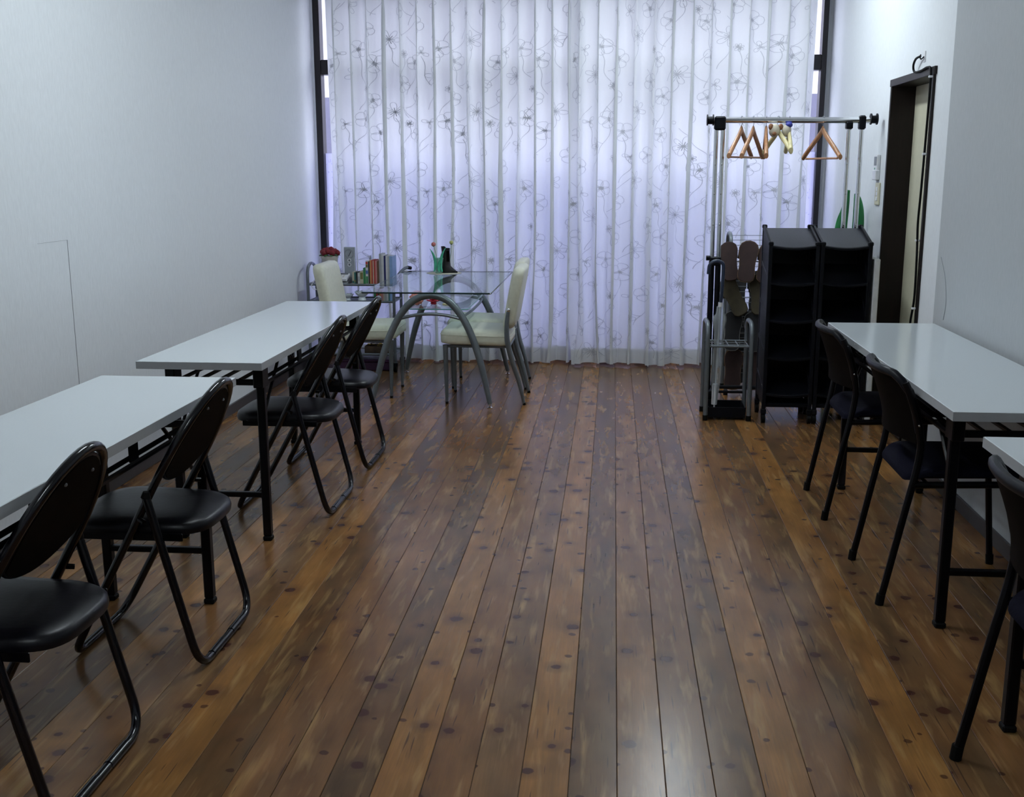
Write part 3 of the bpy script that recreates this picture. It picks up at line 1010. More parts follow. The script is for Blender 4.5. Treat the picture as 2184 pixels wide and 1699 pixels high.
cc = make_cream_chair('dining_chair', 'cream padded dining chair at the right of the glass table, nearer one')
cc.location = (-0.765, 6.42, 0)
cc.rotation_euler = (0, 0, PI)
dup(cc, 'cream padded dining chair at the right of the glass table, farther one', (-0.795, 6.885, 0), PI)
dup(cc, 'cream padded dining chair at the left of the glass table, beside the trolley', (-1.515, 6.555, 0), 0.0)

# things on the glass table
DX, DYY, DZ0 = -1.115, 7.20, 0.6805
m = MB()
vs, fs = [], []
n = 64
for i, (q, h) in enumerate(((0.0, 0.001), (0.6, 0.0015), (1.0, 0.0012))):
    for k in range(n):
        a = 2 * PI * k / n
        r = 0.115 * q * (1 + (0.05 * math.cos(16 * a) if q == 1.0 else 0))
        vs.append((r * math.cos(a), r * math.sin(a), h))
for i in range(2):
    for k in range(n):
        l = (k + 1) % n
        fs.append((i * n + k, i * n + l, (i + 1) * n + l, (i + 1) * n + k))
m.add(vs, fs)
dl = m.build('lace_doily', 'lace')
dl.location = (DX, DYY, DZ0)
tag(dl, 'round cream lace doily on the glass table', 'doily')
vz = thing('tulip_vase', 'green and clear glass tulip vase with two leaf tips', 'vase', (-1.145, 7.17, DZ0 + 0.0018))
MB().lathe([(0.022, 0.0), (0.024, 0.004), (0.021, 0.03), (0.024, 0.06), (0.031, 0.085), (0.034, 0.10), (0.030, 0.10), (0.026, 0.08), (0.018, 0.03), (0.016, 0.01)], 16).build('vase_body', 'vase_glass', vz)
for s, dx, hh in ((-1, -0.020, 0.150), (1, 0.018, 0.158), (0.3, 0.004, 0.085)):
    m = MB()
    def lf(u, v, s=s, dx=dx, hh=hh):
        wd = 0.0095 * math.sin(PI * (0.12 + 0.85 * v)) ** 0.8
        bend = s * 0.028 * (v - 0.35) ** 2 * 3
        return Vector((dx * 0.9 + bend + (u - 0.5) * 2 * wd, -0.026 - 0.004 * math.cos((u - 0.5) * PI), 0.012 + hh * v))
    m.grid(lf, 6, 12)
    m.grid(lambda u, v: lf(1 - u, v) + Vector((0, 0.004, 0)), 6, 12)
    m.build('leaf', 'vase_green', vz)
bt = thing('boot_vase', 'small black boot-shaped vase on the lace doily', 'vase', (-1.088, 7.215, DZ0 + 0.0018), 0.25)
prof = []
sec = [(0.000, 0.0, 0.046, 0.022), (0.012, 0.004, 0.050, 0.024), (0.026, -0.004, 0.040, 0.023), (0.045, -0.012, 0.029, 0.022), (0.09, -0.014, 0.026, 0.021), (0.14, -0.016, 0.027, 0.022), (0.162, -0.017, 0.030, 0.024)]
m = MB()
vs, fs = [], []
n = 18
for (z, cx, rx, ry) in sec:
    for k in range(n):
        a = 2 * PI * k / n
        vs.append((cx + rx * math.cos(a), ry * math.sin(a), z + (0.012 if z > 0.15 and math.cos(a) < 0 else 0)))
for i in range(len(sec) - 1):
    for k in range(n):
        l = (k + 1) % n
        fs.append((i * n + k, i * n + l, (i + 1) * n + l, (i + 1) * n + k))
fs.append(tuple(reversed(range(n))))
m.add(vs, fs)
m.build('boot_body', 'boot_black', bt)
MB().box((0.012, 0, -0.0 + 0.004), (0.098, 0.046, 0.008), ch=0.003).build('boot_sole', 'black_rubber', bt, smooth=False)
MB().box((-0.004, -0.023, 0.11), (0.020, 0.004, 0.07), ch=0.001).build('side_panel', 'back_board', bt, smooth=False)
def flower(name, label, p0, p1, material, rad):
    t = thing(name, label, 'flower', p0)
    v = Vector(p1) - Vector(p0)
    MB().tube(spline([(0, 0, 0), v * 0.5 + Vector((0.004, 0, 0)), v], 5), 0.0018, 6).build('stem', 'stem_green', t)
    m = MB()
    for k in range(9):
        a = 2 * PI * k / 9
        m.blob(v + Vector((rad * 0.45 * math.cos(a), rad * 0.45 * math.sin(a), 0.004)), (rad * 0.5, rad * 0.5, rad * 0.75), 8, 6)
    m.blob(v + Vector((0, 0, 0.006)), (rad * 0.6, rad * 0.6, rad * 0.8), 8, 6)
    m.build('bloom', material, t)
    MB().blob(v - Vector((0, 0, 0.006)), (rad * 0.5, rad * 0.5, rad * 0.4), 8, 5).build('calyx', 'leaf_green', t)
flower('artificial_flower', 'dusty pink flower standing in the tulip vase', (-1.145, 7.175, 0.70), (-1.178, 7.17, 0.868), 'flower_pink', 0.016)
flower('artificial_flower', 'pale yellow flower standing in the black boot vase', (-1.085, 7.215, 0.72), (-1.066, 7.215, 0.878), 'flower_yellow', 0.014)

def petal_flower(name, label, cat, loc, mats, rad, n=6, layers=2, center=None, group=None, rise=0.6, el0=0.25):
    t = thing(name, label, cat, loc, 0, group)
    for l in range(layers):
        rr = rad * (1 - 0.32 * l)
        for k in range(n):
            a = 2 * PI * (k + 0.5 * l) / n
            m = MB()
            el = el0 + 0.45 * l * rise
            M = Matrix.Rotation(a, 3, 'Z') @ Matrix.Rotation(-el, 3, 'Y')
            m.blob(M @ Vector((rr * 0.58, 0, 0)) + Vector((0, 0, rad * 0.32 + rad * 0.12 * l)), (rr * 0.46, rr * 0.36, rr * 0.10), 10, 6, M)
            m.build('petal', mats, t)
    MB().lathe([(rad * 0.30, 0.0), (rad * 0.42, rad * 0.15), (rad * 0.30, rad * 0.42)], 12).build('base', mats, t)
    if center:
        MB().blob((0, 0, rad * 0.62), (rad * 0.24, rad * 0.24, rad * 0.22), 10, 6).build('center', center, t)
    return t
# candle balls on the glass shelf
t = thing('candle_ball', 'pink ruffled ball candle on the glass shelf', 'candle', (-1.172, 6.50, SHZ))
MB().blob((0, 0, 0.040), (0.042, 0.042, 0.040), 24, 16, f=lambda p: 1 + 0.10 * math.sin(9 * p.x + 2) * math.sin(11 * p.z) + 0.08 * math.sin(13 * p.y)).build('ball', 'candle_pink', t)
m = MB()
rd = random.Random(3)
for k in range(36):
    a, b_ = rd.uniform(0, 2 * PI), rd.uniform(-0.7, 1.4)
    m.blob((0.038 * math.cos(a) * math.cos(b_), 0.038 * math.sin(a) * math.cos(b_), 0.042 + 0.036 * math.sin(b_)), (0.012, 0.012, 0.009), 7, 5)
m.build('ruffles', 'candle_pink', t)
petal_flower('flower_candle', 'red lotus flower candle on the glass shelf', 'candle', (-1.076, 6.52, SHZ), 'candle_red', 0.046, 6, 3, None)
m = MB().lathe([(0.030, 0.0), (0.034, 0.004), (0.032, 0.010), (0.0, 0.010)], 18)
ds = m.build('tea_light_dish', 'hanger_pale')
ds.location = (-0.985, 6.49, SHZ)
tag(ds, 'small pale round dish on the glass shelf', 'dish')

# ------------------------------------------------------------------ trolley
TX0, TX1, TY0, TY1 = -2.055, -1.465, 7.24, 7.49
tr = thing('trolley', 'grey metal trolley on casters in the left window corner', 'trolley', (0, 0, 0))
for x in (TX0, TX1):
    if x > -1.8:
        MB().tube([(x, TY1, 0.06), (x, TY1, 0.66)], 0.0105, 9).build('rear_post', 'grey_metal', tr)
        hoop = spline([(x, TY0, 0.06), (x, TY0, 0.56), (x + 0.006, TY0 + 0.005, 0.61), (x + 0.030, TY0 + 0.05, 0.665), (x + 0.055, TY0 + 0.11, 0.695), (x + 0.075, TY0 + 0.15, 0.700)], 6)
        MB().tube(hoop, 0.0105, 9).build('handle_post', 'grey_metal', tr)
        MB().tube([(x + 0.070, TY0 + 0.14, 0.700), (x + 0.088, TY0 + 0.165, 0.694)], 0.0125, 9).build('handle_cap', 'black_plastic', tr)
        MB().tube([(x, TY1, 0.655), (x + 0.03, TY1 - 0.12, 0.675)], 0.007, 7).build('handle_stay', 'grey_metal', tr)
    else:
        hoop = fillet([(x, TY0, 0.06), (x, TY0, 0.70), (x - 0.01, (TY0 + TY1) / 2, 0.735), (x - 0.01, TY1, 0.70), (x, TY1, 0.06)], 0.10, 7)
        MB().tube(hoop, 0.0105, 9).build('end_hoop', 'grey_metal', tr)
    for y in (TY0, TY1):
        cs = MB().tube([(x - 0.011, y, 0.026), (x + 0.011, y, 0.026)], 0.026, 14).build('caster', 'black_rubber', tr)
        MB().box((x, y, 0.052), (0.034, 0.034, 0.022), ch=0.004).build('caster_fork', 'black_plastic', cs, smooth=False)
for z, nm in ((0.592, 'top_shelf'), (0.478, 'middle_shelf'), (0.118, 'lower_shelf')):
    sh = MB().box(((TX0 + TX1) / 2, (TY0 + TY1) / 2, z - 0.004), (TX1 - TX0 - 0.02, TY1 - TY0 - 0.02, 0.008), ch=0.002).build(nm, 'grey_plastic', tr, smooth=False)
    for y in (TY0, TY1):
        MB().tube([(TX0, y, z + 0.002), (TX1, y, z + 0.002)], 0.0075, 8).build('shelf_bar', 'grey_metal', sh)
    for x in (TX0, TX1):
        MB().tube([(x, TY0, z + 0.002), (x, TY1, z + 0.002)], 0.0065, 8).build('shelf_bar', 'grey_metal', sh)
ST, SM, SL = 0.5925, 0.4785, 0.1185

# rose pot
rp = thing('rose_pot', 'white pot of dark red roses by the window frame', 'potted plant', (-1.940, 7.40, ST))
MB().lathe([(0.034, 0.0), (0.036, 0.004), (0.056, 0.165), (0.060, 0.171), (0.060, 0.183), (0.050, 0.183), (0.048, 0.165)], 20).build('pot', 'clay_pot', rp)
rd = random.Random(9)
for k in range(13):
    a = 2 * PI * k / 13 * 2.4
    r = 0.012 + 0.044 * (k / 13) ** 0.5
    c = Vector((r * math.cos(a), r * math.sin(a), 0.226 - 0.022 * (r / 0.05) ** 2))
    MB().blob(c, (0.021, 0.021, 0.020), 12, 9, f=lambda p: 1 + 0.10 * math.sin(7 * math.atan2(p.y, p.x) + 8 * p.z)).build('rose', 'rose_red', rp)
for k in range(9):
    a = 2 * PI * k / 9 + 0.3
    M = Matrix.Rotation(a, 3, 'Z') @ Matrix.Rotation(0.35, 3, 'Y')
    MB().blob(Vector((0.056 * math.cos(a), 0.056 * math.sin(a), 0.190)), (0.022, 0.011, 0.003), 8, 5, M).build('leaf', 'leaf_green', rp)

# tower clock
ck = thing('tower_clock', 'slim grey tower clock standing on the trolley', 'clock', (-1.803, 7.42, ST), -0.10)
MB().box((0, 0, 0.121), (0.076, 0.026, 0.242), ch=0.003).build('case', 'clock_face', ck, smooth=False)
MB().tube([(0.030 * math.cos(2 * PI * k / 24), -0.0145, 0.196 + 0.030 * math.sin(2 * PI * k / 24)) for k in range(24)], 0.0014, 5, closed=True).build('dial_ring', 'grey_plastic', ck)
MB().box((0.005, -0.0145, 0.196), (0.004, 0.002, 0.040), Matrix.Rotation(0.5, 3, 'Y')).build('hands', 'clock_mark', ck, smooth=False)
for z in (0.152, 0.122):
    MB().tube([(0.011 * math.cos(2 * PI * k / 16), -0.0142, z + 0.011 * math.sin(2 * PI * k / 16)) for k in range(16)], 0.0022, 5, closed=True).build('small_dial', 'white_plastic', ck)
    MB().blob((0, -0.014, z), (0.004, 0.002, 0.004), 8, 5).build('dial_pin', 'clock_mark', ck)

# telephone on a grey stand
st = thing('phone_stand', 'low grey sloping stand under the telephone', 'stand', (-1.86, 7.315, ST))
MB().add([(-0.10, -0.055, 0), (0.075, -0.055, 0), (0.075, 0.06, 0), (-0.10, 0.06, 0), (-0.10, -0.055, 0.012), (0.075, -0.055, 0.012), (0.075, 0.06, 0.040), (-0.10, 0.06, 0.040)],
         [(0, 3, 2, 1), (4, 5, 6, 7), (0, 1, 5, 4), (1, 2, 6, 5), (2, 3, 7, 6), (3, 0, 4, 7)]).build('wedge', 'grey_plastic', st, smooth=False)
ph = thing('telephone', 'white desk telephone with a coiled cord on the trolley', 'telephone', (-1.875, 7.317, ST + 0.0285))
RX = Matrix.Rotation(math.atan2(0.028, 0.115), 3, 'X')
def phb(c, d, nm, mt, ch=0.003, par=None):
    return MB().box(RX @ Vector(c), d, RX, ch).build(nm, mt, par or ph, smooth=False)
phb((0.02, 0, 0.016), (0.13, 0.108, 0.026), 'body', 'white_plastic', 0.006)
phb((0.035, 0.030, 0.031), (0.085, 0.022, 0.004), 'screen', 'lcd_grey', 0.001)
for i in range(3):
    for j in range(3):
        phb((0.012 + i * 0.022, -0.034 + j * 0.018, 0.0305), (0.014, 0.010, 0.003), 'key', 'paper', 0.001)
phb((-0.060, 0, 0.028), (0.030, 0.110, 0.022), 'handset', 'white_plastic', 0.008)
cdp = [Vector((-0.065, -0.055, 0.03)), Vector((-0.115, -0.080, 0.012)), Vector((-0.150, -0.087, -0.03)), Vector((-0.130, -0.090, -0.058)), Vector((-0.090, -0.087, -0.045)), Vector((-0.055, -0.066, 0.010))]
base = spline(cdp, 16)
cp = []
for i, p in enumerate(base):
    a = i * 1.25
    cp.append(p + Vector((math.cos(a) * 0.004, math.sin(a * 0.7) * 0.002, math.sin(a) * 0.004)))
MB().tube(cp, 0.0026, 5).build('coiled_cord', 'white_plastic', ph)

# books
BC = {'white': (0.55, 0.55, 0.55), 'grey': (0.36, 0.37, 0.39), 'green': (0.03, 0.20, 0.07), 'black': (0.015, 0.015, 0.02), 'red': (0.42, 0.04, 0.03),
      'orange': (0.50, 0.22, 0.08), 'blue': (0.05, 0.12, 0.36), 'navy': (0.012, 0.018, 0.12), 'cream': (0.50, 0.46, 0.34), 'teal': (0.02, 0.14, 0.13), 'brown': (0.12, 0.06, 0.035), 'lightblue': (0.20, 0.32, 0.55), 'olive': (0.16, 0.16, 0.05), 'pink': (0.5, 0.2, 0.2)}
for k, c in BC.items():
    mat('cover_' + k, c, 0.4, var=0.06)
def book(label, col, x, w_, h, d, z, yf, spine=None, group='books on the trolley top'):
    t = thing('book', label, 'book', (x + w_ / 2, yf + d / 2, z), 0, group)
    cv = MB()
    cv.box((-w_ / 2 + 0.0008, 0, h / 2), (0.0016, d, h))
    cv.box((w_ / 2 - 0.0008, 0, h / 2), (0.0016, d, h))
    cv.box((0, -d / 2 + 0.0008, h / 2), (w_ - 0.0033, 0.0016, h))
    cv.build('cover', 'cover_' + col, t, smooth=False)
    MB().box((0, 0.0015, h / 2), (w_ - 0.0036, d - 0.008, h - 0.005)).build('pages', 'paper', t, smooth=False)
    for (s0, s1, sc_) in (spine or []):
        MB().box((0, -d / 2 - 0.0004, h * (s0 + s1) / 2), (w_ * 0.8, 0.0008, h * (s1 - s0))).build('spine_label', 'cover_' + sc_, t, smooth=False)
row = [('cream', 0.013, 0.085, 'slim grey-cream book, first in the short books beside the clock', [(0.1, 0.3, 'teal')]),
       ('teal', 0.011, 0.080, 'short dark teal book among the short books on the trolley', [(0.2, 0.4, 'olive')]),
       ('black', 0.011, 0.083, 'short black book between teal and white short books', None),
       ('white', 0.015, 0.078, 'short white book with grey spine print, right of the short black book', [(0.3, 0.7, 'grey')]),
       ('cream', 0.022, 0.090, 'thick short cream book with an olive spine picture', [(0.4, 0.9, 'olive')]),
       ('green', 0.016, 0.112, 'green book, first of the taller books on the trolley', None),
       ('white', 0.018, 0.160, 'tall white book with a red, yellow and green spine', [(0.86, 0.96, 'red'), (0.72, 0.85, 'olive'), (0.45, 0.6, 'blue'), (0.05, 0.35, 'green')]),
       ('black', 0.009, 0.155, 'tall thin black book beside the one with a red-topped spine', None),
       ('orange', 0.012, 0.162, 'orange book, left of the two thin red books', None),
       ('red', 0.008, 0.165, 'first thin red book in the tall row', None),
       ('cream', 0.006, 0.160, 'very thin cream booklet between the red books', None),
       ('red', 0.009, 0.165, 'second thin red book in the tall row', None),
       ('pink', 0.011, 0.160, 'faded pink book left of the tall grey binders', None),
       ('brown', 0.010, 0.158, 'brown book left of the tall grey binders', None)]
x = -1.754
for (c, w_, h, lb, sp) in row:
    book(lb, c, x, w_, h, 0.12, ST, 7.27, sp)
    x += w_ + 0.0008
row2 = [('grey', 0.015, 0.205, 'tallest grey binder with a blue band on the trolley', None), ('white', 0.016, 0.195, 'tall white binder left of the navy spine', None),
        ('navy', 0.012, 0.192, 'tall navy-spined book on the trolley', None), ('white', 0.013, 0.192, 'tall white book right of the navy spine', None),
        ('grey', 0.011, 0.190, 'thin grey book left of the last blue book', None), ('lightblue', 0.019, 0.190, 'light blue book at the right end of the top row', None)]
for (c, w_, h, lb, sp) in row2:
    book(lb, c, x, w_, h, 0.14, ST, 7.29, sp)
    x += w_ + 0.0008
x = -1.615
for i, (c, w_, lb) in enumerate([('green', 0.014, 'green book on the trolley middle shelf'), ('red', 0.012, 'red book next to the green one on the middle shelf'), ('brown', 0.010, 'brown book on the trolley middle shelf'),
                          ('orange', 0.011, 'orange book on the trolley middle shelf'), ('pink', 0.013, 'pink book on the trolley middle shelf'), ('cream', 0.009, 'cream book on the trolley middle shelf'),
                          ('grey', 0.013, 'grey book on the trolley middle shelf'), ('white', 0.012, 'white book on the trolley middle shelf'), ('teal', 0.008, 'teal book on the trolley middle shelf'), ('lightblue', 0.012, 'light blue book on the trolley middle shelf')]):
    book(lb, c, x, w_, 0.088 - 0.003 * (i % 3), 0.10, SM, 7.30, None, 'books on the trolley middle shelf')
    x += w_ + 0.0008
# flowers on the middle shelf
petal_flower('flower_candle', 'small white flower candle with yellow heart on the trolley', 'candle', (-1.785, 7.262, SM), 'petal_white', 0.052, 5, 2, 'petal_yellow', el0=0.75)
petal_flower('flower_candle', 'large white flower candle with yellow heart on the trolley', 'candle', (-1.690, 7.268, SM), 'petal_white', 0.070, 5, 2, 'petal_yellow', el0=0.75)
# lower shelf
petal_flower('flower_candle', 'red flower candle on the lower trolley shelf', 'candle', (-1.765, 7.31, SL), 'candle_red', 0.050, 6, 3, None)
gb = thing('dried_flowers', 'shallow box of golden dried flowers on the lower trolley shelf', 'dried flowers', (-1.595, 7.36, SL))
m = MB()
for (c, d_) in (((0, 0, 0.003), (0.19, 0.13, 0.006)), ((0, -0.062, 0.025), (0.19, 0.006, 0.044)), ((0, 0.062, 0.025), (0.19, 0.006, 0.044)), ((-0.092, 0, 0.025), (0.006, 0.118, 0.044)), ((0.092, 0, 0.025), (0.006, 0.118, 0.044))):
    m.box(c, d_)
m.build('box', 'dried_brown', gb, smooth=False)
rd = random.Random(21)
for k in range(26):
    c = Vector((rd.uniform(-0.08, 0.08), rd.uniform(-0.05, 0.05), rd.uniform(0.045, 0.075)))
    M = Matrix.Rotation(rd.uniform(0, 6.3), 3, 'Z') @ Matrix.Rotation(rd.uniform(-1, 1), 3, 'X')
    MB().blob(c, (rd.uniform(0.012, 0.024), rd.uniform(0.006, 0.012), 0.004), 8, 5, M).build('dried_petal', 'dried_gold' if k % 3 else 'dried_brown', gb)
pb = thing('storage_box', 'dark purple lidded box on the floor under the trolley', 'box', (-1.69, 7.37, 0))
MB().box((0, 0, 0.030), (0.36, 0.20, 0.060), ch=0.006).build('body', 'purple_box', pb, smooth=False)
MB().box((0, 0, 0.069), (0.372, 0.212, 0.018), ch=0.005).build('lid', 'purple_box', pb, smooth=False)

# ------------------------------------------------------------------ coat rack
GY = 6.27
GXL, GXR = 0.576, 1.306
gk = thing('coat_rack', 'chrome double-pole coat rack with black joints and casters', 'coat rack', (0, 0, 0))
MB().tube([(0.535, GY, 1.618), (1.385, GY, 1.612)], 0.0165, 14).build('hanging_bar', 'chrome', gk)
for (xc, xs) in ((GXL, (0.558, 0.594)), (GXR, (1.272, 1.340))):
    for x in xs:
        MB().tube([(x, GY, 0.80), (x, GY, 1.59)], 0.0125, 10).build('chrome_pole', 'chrome', gk)
        MB().tube([(x, GY, 0.10), (x, GY, 0.845)], 0.0160, 10).build('lower_pole', 'black_plastic', gk)
        for z in (1.05, 1.22, 1.38):
            MB().blob((x, GY - 0.0125, z), (0.004, 0.002, 0.007), 6, 4).build('height_button', 'chrome', gk)
    jx = xc if xc < 1 else 1.340
    MB().box((jx, GY, 1.600), (0.062 if xc < 1 else 0.036, 0.050, 0.075), ch=0.008).build('corner_joint', 'black_plastic', gk, smooth=False)
    if xc > 1:
        MB().box((1.272, GY, 1.585), (0.036, 0.046, 0.040), ch=0.006).build('corner_joint', 'black_plastic', gk, smooth=False)
    ex = 0.523 if xc < 1 else 1.402
    MB().tube([(ex - 0.016, GY, 1.616), (ex + 0.016, GY, 1.616)], 0.021, 14).build('end_cap', 'black_plastic', gk)
    for q in (-1, 1):
        MB().tube([(ex + q * 0.016 - 0.003, GY, 1.618), (ex + q * 0.016 + 0.003, GY, 1.618)], 0.030, 16).build('end_flange', 'black_plastic', gk)
    MB().box((xc, GY, 0.845), (0.062 if xc < 1 else 0.10, 0.044, 0.050), ch=0.006).build('clamp', 'black_plastic', gk, smooth=False)
    MB().tube([(xc - 0.03, GY, 0.862), (xc - 0.050, GY, 0.862)], 0.014, 10).build('clamp_knob', 'black_plastic', gk)
    MB().box((xc, GY + 0.13, 0.092), (0.05, 0.40, 0.032), ch=0.006).build('base_foot', 'black_plastic', gk, smooth=False)
    for dy in (-0.035, 0.30):
        cs = MB().tube([(xc - 0.014, GY + dy, 0.030), (xc + 0.014, GY + dy, 0.030)], 0.030, 14).build('caster', 'black_rubber', gk)
        MB().box((xc, GY + dy, 0.068), (0.040, 0.036, 0.024), ch=0.004).build('caster_fork', 'black_plastic', cs, smooth=False)
MB().tube([(GXL, GY + 0.05, 0.112), (GXR, GY + 0.05, 0.112)], 0.011, 8).build('lower_bar', 'black_plastic', gk)

def hanger(label, x, rot, tilt, width, drop, material, bar=True, head=None, z=1.618, name='coat_hanger'):
    t = thing(name, label, 'hanger', (x, GY, z), rot, 'coat hangers on the rack')
    hk = [(0.0, -0.0, -0.052), (0, 0, -0.030), (0, 0.010, -0.019), (0, 0.0175, 0.0), (0, 0.010, 0.0165), (0, -0.002, 0.0200), (0, -0.014, 0.013)]
    MB().tube(spline(hk, 5), 0.0017, 6).build('hook', 'wire', t)
    zt_ = -0.045
    for s in (-1, 1):
        pts = spline([(0, 0, zt_ - 0.006), (0, s * width * 0.18, zt_ - 0.022 - drop * 0.10), (0, s * width * 0.6, zt_ - drop * 0.62), (0, s * width, zt_ - drop)], 5)
        n_ = len(pts)
        # flat wooden arm: elliptical sections
        vs, fs = [], []
        k_ = 10
        for i, p in enumerate(pts):
            a_ = 0.0215 - 0.007 * i / n_
            b_ = 0.0085 + 0.004 * i / n_
            for k in range(k_):
                a = 2 * PI * k / k_
                vs.append((b_ * math.cos(a), p.y, p.z + a_ * math.sin(a)))
        for i in range(n_ - 1):
            for k in range(k_):
                l = (k + 1) % k_
                fs.append((i * k_ + k, i * k_ + l, (i + 1) * k_ + l, (i + 1) * k_ + k))
        fs.append(tuple(reversed(range(k_))))
        fs.append(tuple(range((n_ - 1) * k_, n_ * k_)))
        MB().add(vs, fs).build('arm', material, t)
    if bar:
        MB().tube([(0, -width * 0.86, zt_ - drop - 0.006), (0, width * 0.86, zt_ - drop - 0.006)], 0.0055, 8).build('trouser_bar', 'hanger_wood', t)
        for s in (-1, 1):
            MB().tube([(0, s * width * 0.84, zt_ - drop * 0.86), (0, s * width * 0.84, zt_ - drop - 0.006)], 0.0016, 5).build('bar_pin', 'wire', t)
    if head == 'brown':
        MB().blob((-0.030, -0.012, zt_ - 0.012), (0.030, 0.030, 0.036), 14, 10).build('head', 'toy_cream', t)
        for s in (-1, 1):
            MB().blob((-0.026 + s * 0.030, -0.020, zt_ + 0.008), (0.015, 0.010, 0.017), 10, 7).build('ear', 'toy_brown', t)
        MB().blob((-0.044, -0.040, zt_ - 0.030), (0.013, 0.010, 0.011), 10, 7).build('snout', 'toy_brown', t)
    if head == 'blue':
        MB().blob((-0.016, -0.012, zt_ - 0.012), (0.026, 0.028, 0.034), 14, 10).build('head', 'toy_cream', t)
        MB().blob((-0.004, -0.014, zt_ + 0.018), (0.020, 0.024, 0.016), 12, 8).build('cap', 'toy_blue', t)
    return t
hanger('wooden coat hanger at the left end of the rack', 0.694, -0.42, 0, 0.20, 0.150, 'hanger_wood')
hanger('wooden coat hanger overlapping the leftmost one', 0.758, -0.40, 0, 0.20, 0.150, 'hanger_wood', z=1.617)
hanger('wooden coat hanger seen nearly edge on, left of the animal-head hangers', 0.828, -0.10, 0, 0.20, 0.150, 'hanger_wood', bar=False, z=1.617)
hanger('pale child hanger with a brown-eared toy animal head', 0.893, 0.36, 0, 0.15, 0.125, 'hanger_pale', bar=False, head='brown', z=1.616, name='child_hanger')
hanger('pale child hanger with a blue-capped toy head', 0.953, -0.06, 0, 0.15, 0.120, 'hanger_pale', bar=False, head='blue', z=1.616, name='child_hanger')
hanger('wooden coat hanger hanging alone at the right', 1.133, 0.33, 0, 0.20, 0.155, 'hanger_wood', z=1.615)

# ------------------------------------------------------------------ black shoe cabinets
def shoe_cabinet(name, label, x0):
    t = thing(name, label, 'shoe cabinet', (x0, 5.90, 0), 0, 'black plastic shoe cabinets')
    W_, D_ = 0.262, 0.27
    levels = [0.165, 0.365, 0.565, 0.765, 0.958]
    for k, z in enumerate(levels):
        m = MB()
        top = (k == len(levels) - 1)
        dz = 0.078
        def fz(u, v, z=z):
            # tray slopes up to the back; front lip bowed
            return z + dz * v - 0.012 * math.sin(PI * u) * (1 - v) ** 3
        nu, nv = 10, 6
        vs = [Vector((0.012 + (W_ - 0.024) * i / nu, D_ * j / nv, fz(i / nu, j / nv))) for j in range(nv + 1) for i in range(nu + 1)]
        vs2 = [p - Vector((0, 0, 0.006)) for p in vs]
        fs = []
        n0 = len(vs)
        for j in range(nv):
            for i in range(nu):
                a = j * (nu + 1) + i
                fs.append((a, a + 1, a + nu + 2, a + nu + 1))
                fs.append((n0 + a, n0 + a + nu + 1, n0 + a + nu + 2, n0 + a + 1))
        m.add(vs + vs2, fs)
        m.build('tray', 'black_tray' if top else 'black_plastic', t, angle=30)
        lip = [Vector((0.012 + (W_ - 0.024) * i / 10, -0.003, fz(i / 10, 0) - 0.006)) for i in range(11)]
        MB().tube(lip, 0.009, 6).build('front_lip', 'black_plastic', t)
        for sx in (0.006, W_ - 0.006):
            # slanted side rim of every tray
            a = Vector((sx, -0.004, z + 0.004))
            b_ = Vector((sx, D_, z + dz + 0.004))
            d_ = b_ - a
            MB().box((a + b_) / 2, (0.012, d_.length, 0.030), Matrix.Rotation(math.atan2(d_.z, d_.y), 3, 'X'), ch=0.003).build('side_rim', 'black_plastic', t, smooth=False)
    zt_ = levels[-1]
    for sx in (0.009, W_ - 0.009):
        MB().box((sx, 0.0, (zt_ + 0.07) / 2), (0.020, 0.024, zt_ - 0.05), ch=0.003).build('front_post', 'black_plastic', t, smooth=False)
        MB().box((sx, D_, (zt_ + 0.15) / 2), (0.020, 0.024, zt_ + 0.03), ch=0.003).build('back_post', 'black_plastic', t, smooth=False)
        MB().box((sx, 0.0, zt_ + 0.010), (0.026, 0.030, 0.022), ch=0.005).build('post_cap', 'black_plastic', t, smooth=False)
        MB().box((sx, D_, zt_ + 0.086), (0.026, 0.030, 0.022), ch=0.005).build('post_cap', 'black_plastic', t, smooth=False)
        for k in range(4):
            z0, z1 = levels[k], levels[k + 1]
            # side lattice bracing
            MB().tube([(sx, 0.02, z0 + 0.02), (sx, D_ - 0.02, z1 + 0.05)], 0.006, 5).build('side_brace', 'black_plastic', t)
        for y in (0.0, D_):
            cs = MB().tube([(sx - 0.010, y, 0.025), (sx + 0.010, y, 0.025)], 0.025, 12).build('caster', 'black_rubber', t)
            MB().box((sx, y, 0.063), (0.028, 0.030, 0.030), ch=0.004).build('caster_fork', 'black_plastic', cs, smooth=False)
    MB().box((W_ / 2, D_ + 0.015, (zt_ + 0.18) / 2), (W_ - 0.004, 0.006, zt_ - 0.04)).build('back_panel', 'black_plastic', t, smooth=False)
    for sx in (0.0045, W_ - 0.0045):
        m = MB()
        m.add([(sx - 0.002, 0.012, 0.11), (sx - 0.002, D_ - 0.012, 0.11), (sx - 0.002, D_ - 0.012, zt_ + 0.07), (sx - 0.002, 0.012, zt_ - 0.01),
               (sx + 0.002, 0.012, 0.11), (sx + 0.002, D_ - 0.012, 0.11), (sx + 0.002, D_ - 0.012, zt_ + 0.07), (sx + 0.002, 0.012, zt_ - 0.01)],
              [(0, 3, 2, 1), (4, 5, 6, 7), (0, 1, 5, 4), (1, 2, 6, 5), (2, 3, 7, 6), (3, 0, 4, 7)])
        m.build('side_panel', 'black_plastic', t, smooth=False)
    MB().box((W_ / 2, D_ / 2, 0.095), (W_ - 0.02, D_ - 0.02, 0.022), ch=0.004).build('base', 'black_plastic', t, smooth=False)
    return t
shoe_cabinet('shoe_cabinet', 'black plastic shoe cabinet beside the slipper rack', 0.822)
shoe_cabinet('shoe_cabinet', 'black plastic shoe cabinet nearest the door', 1.092)
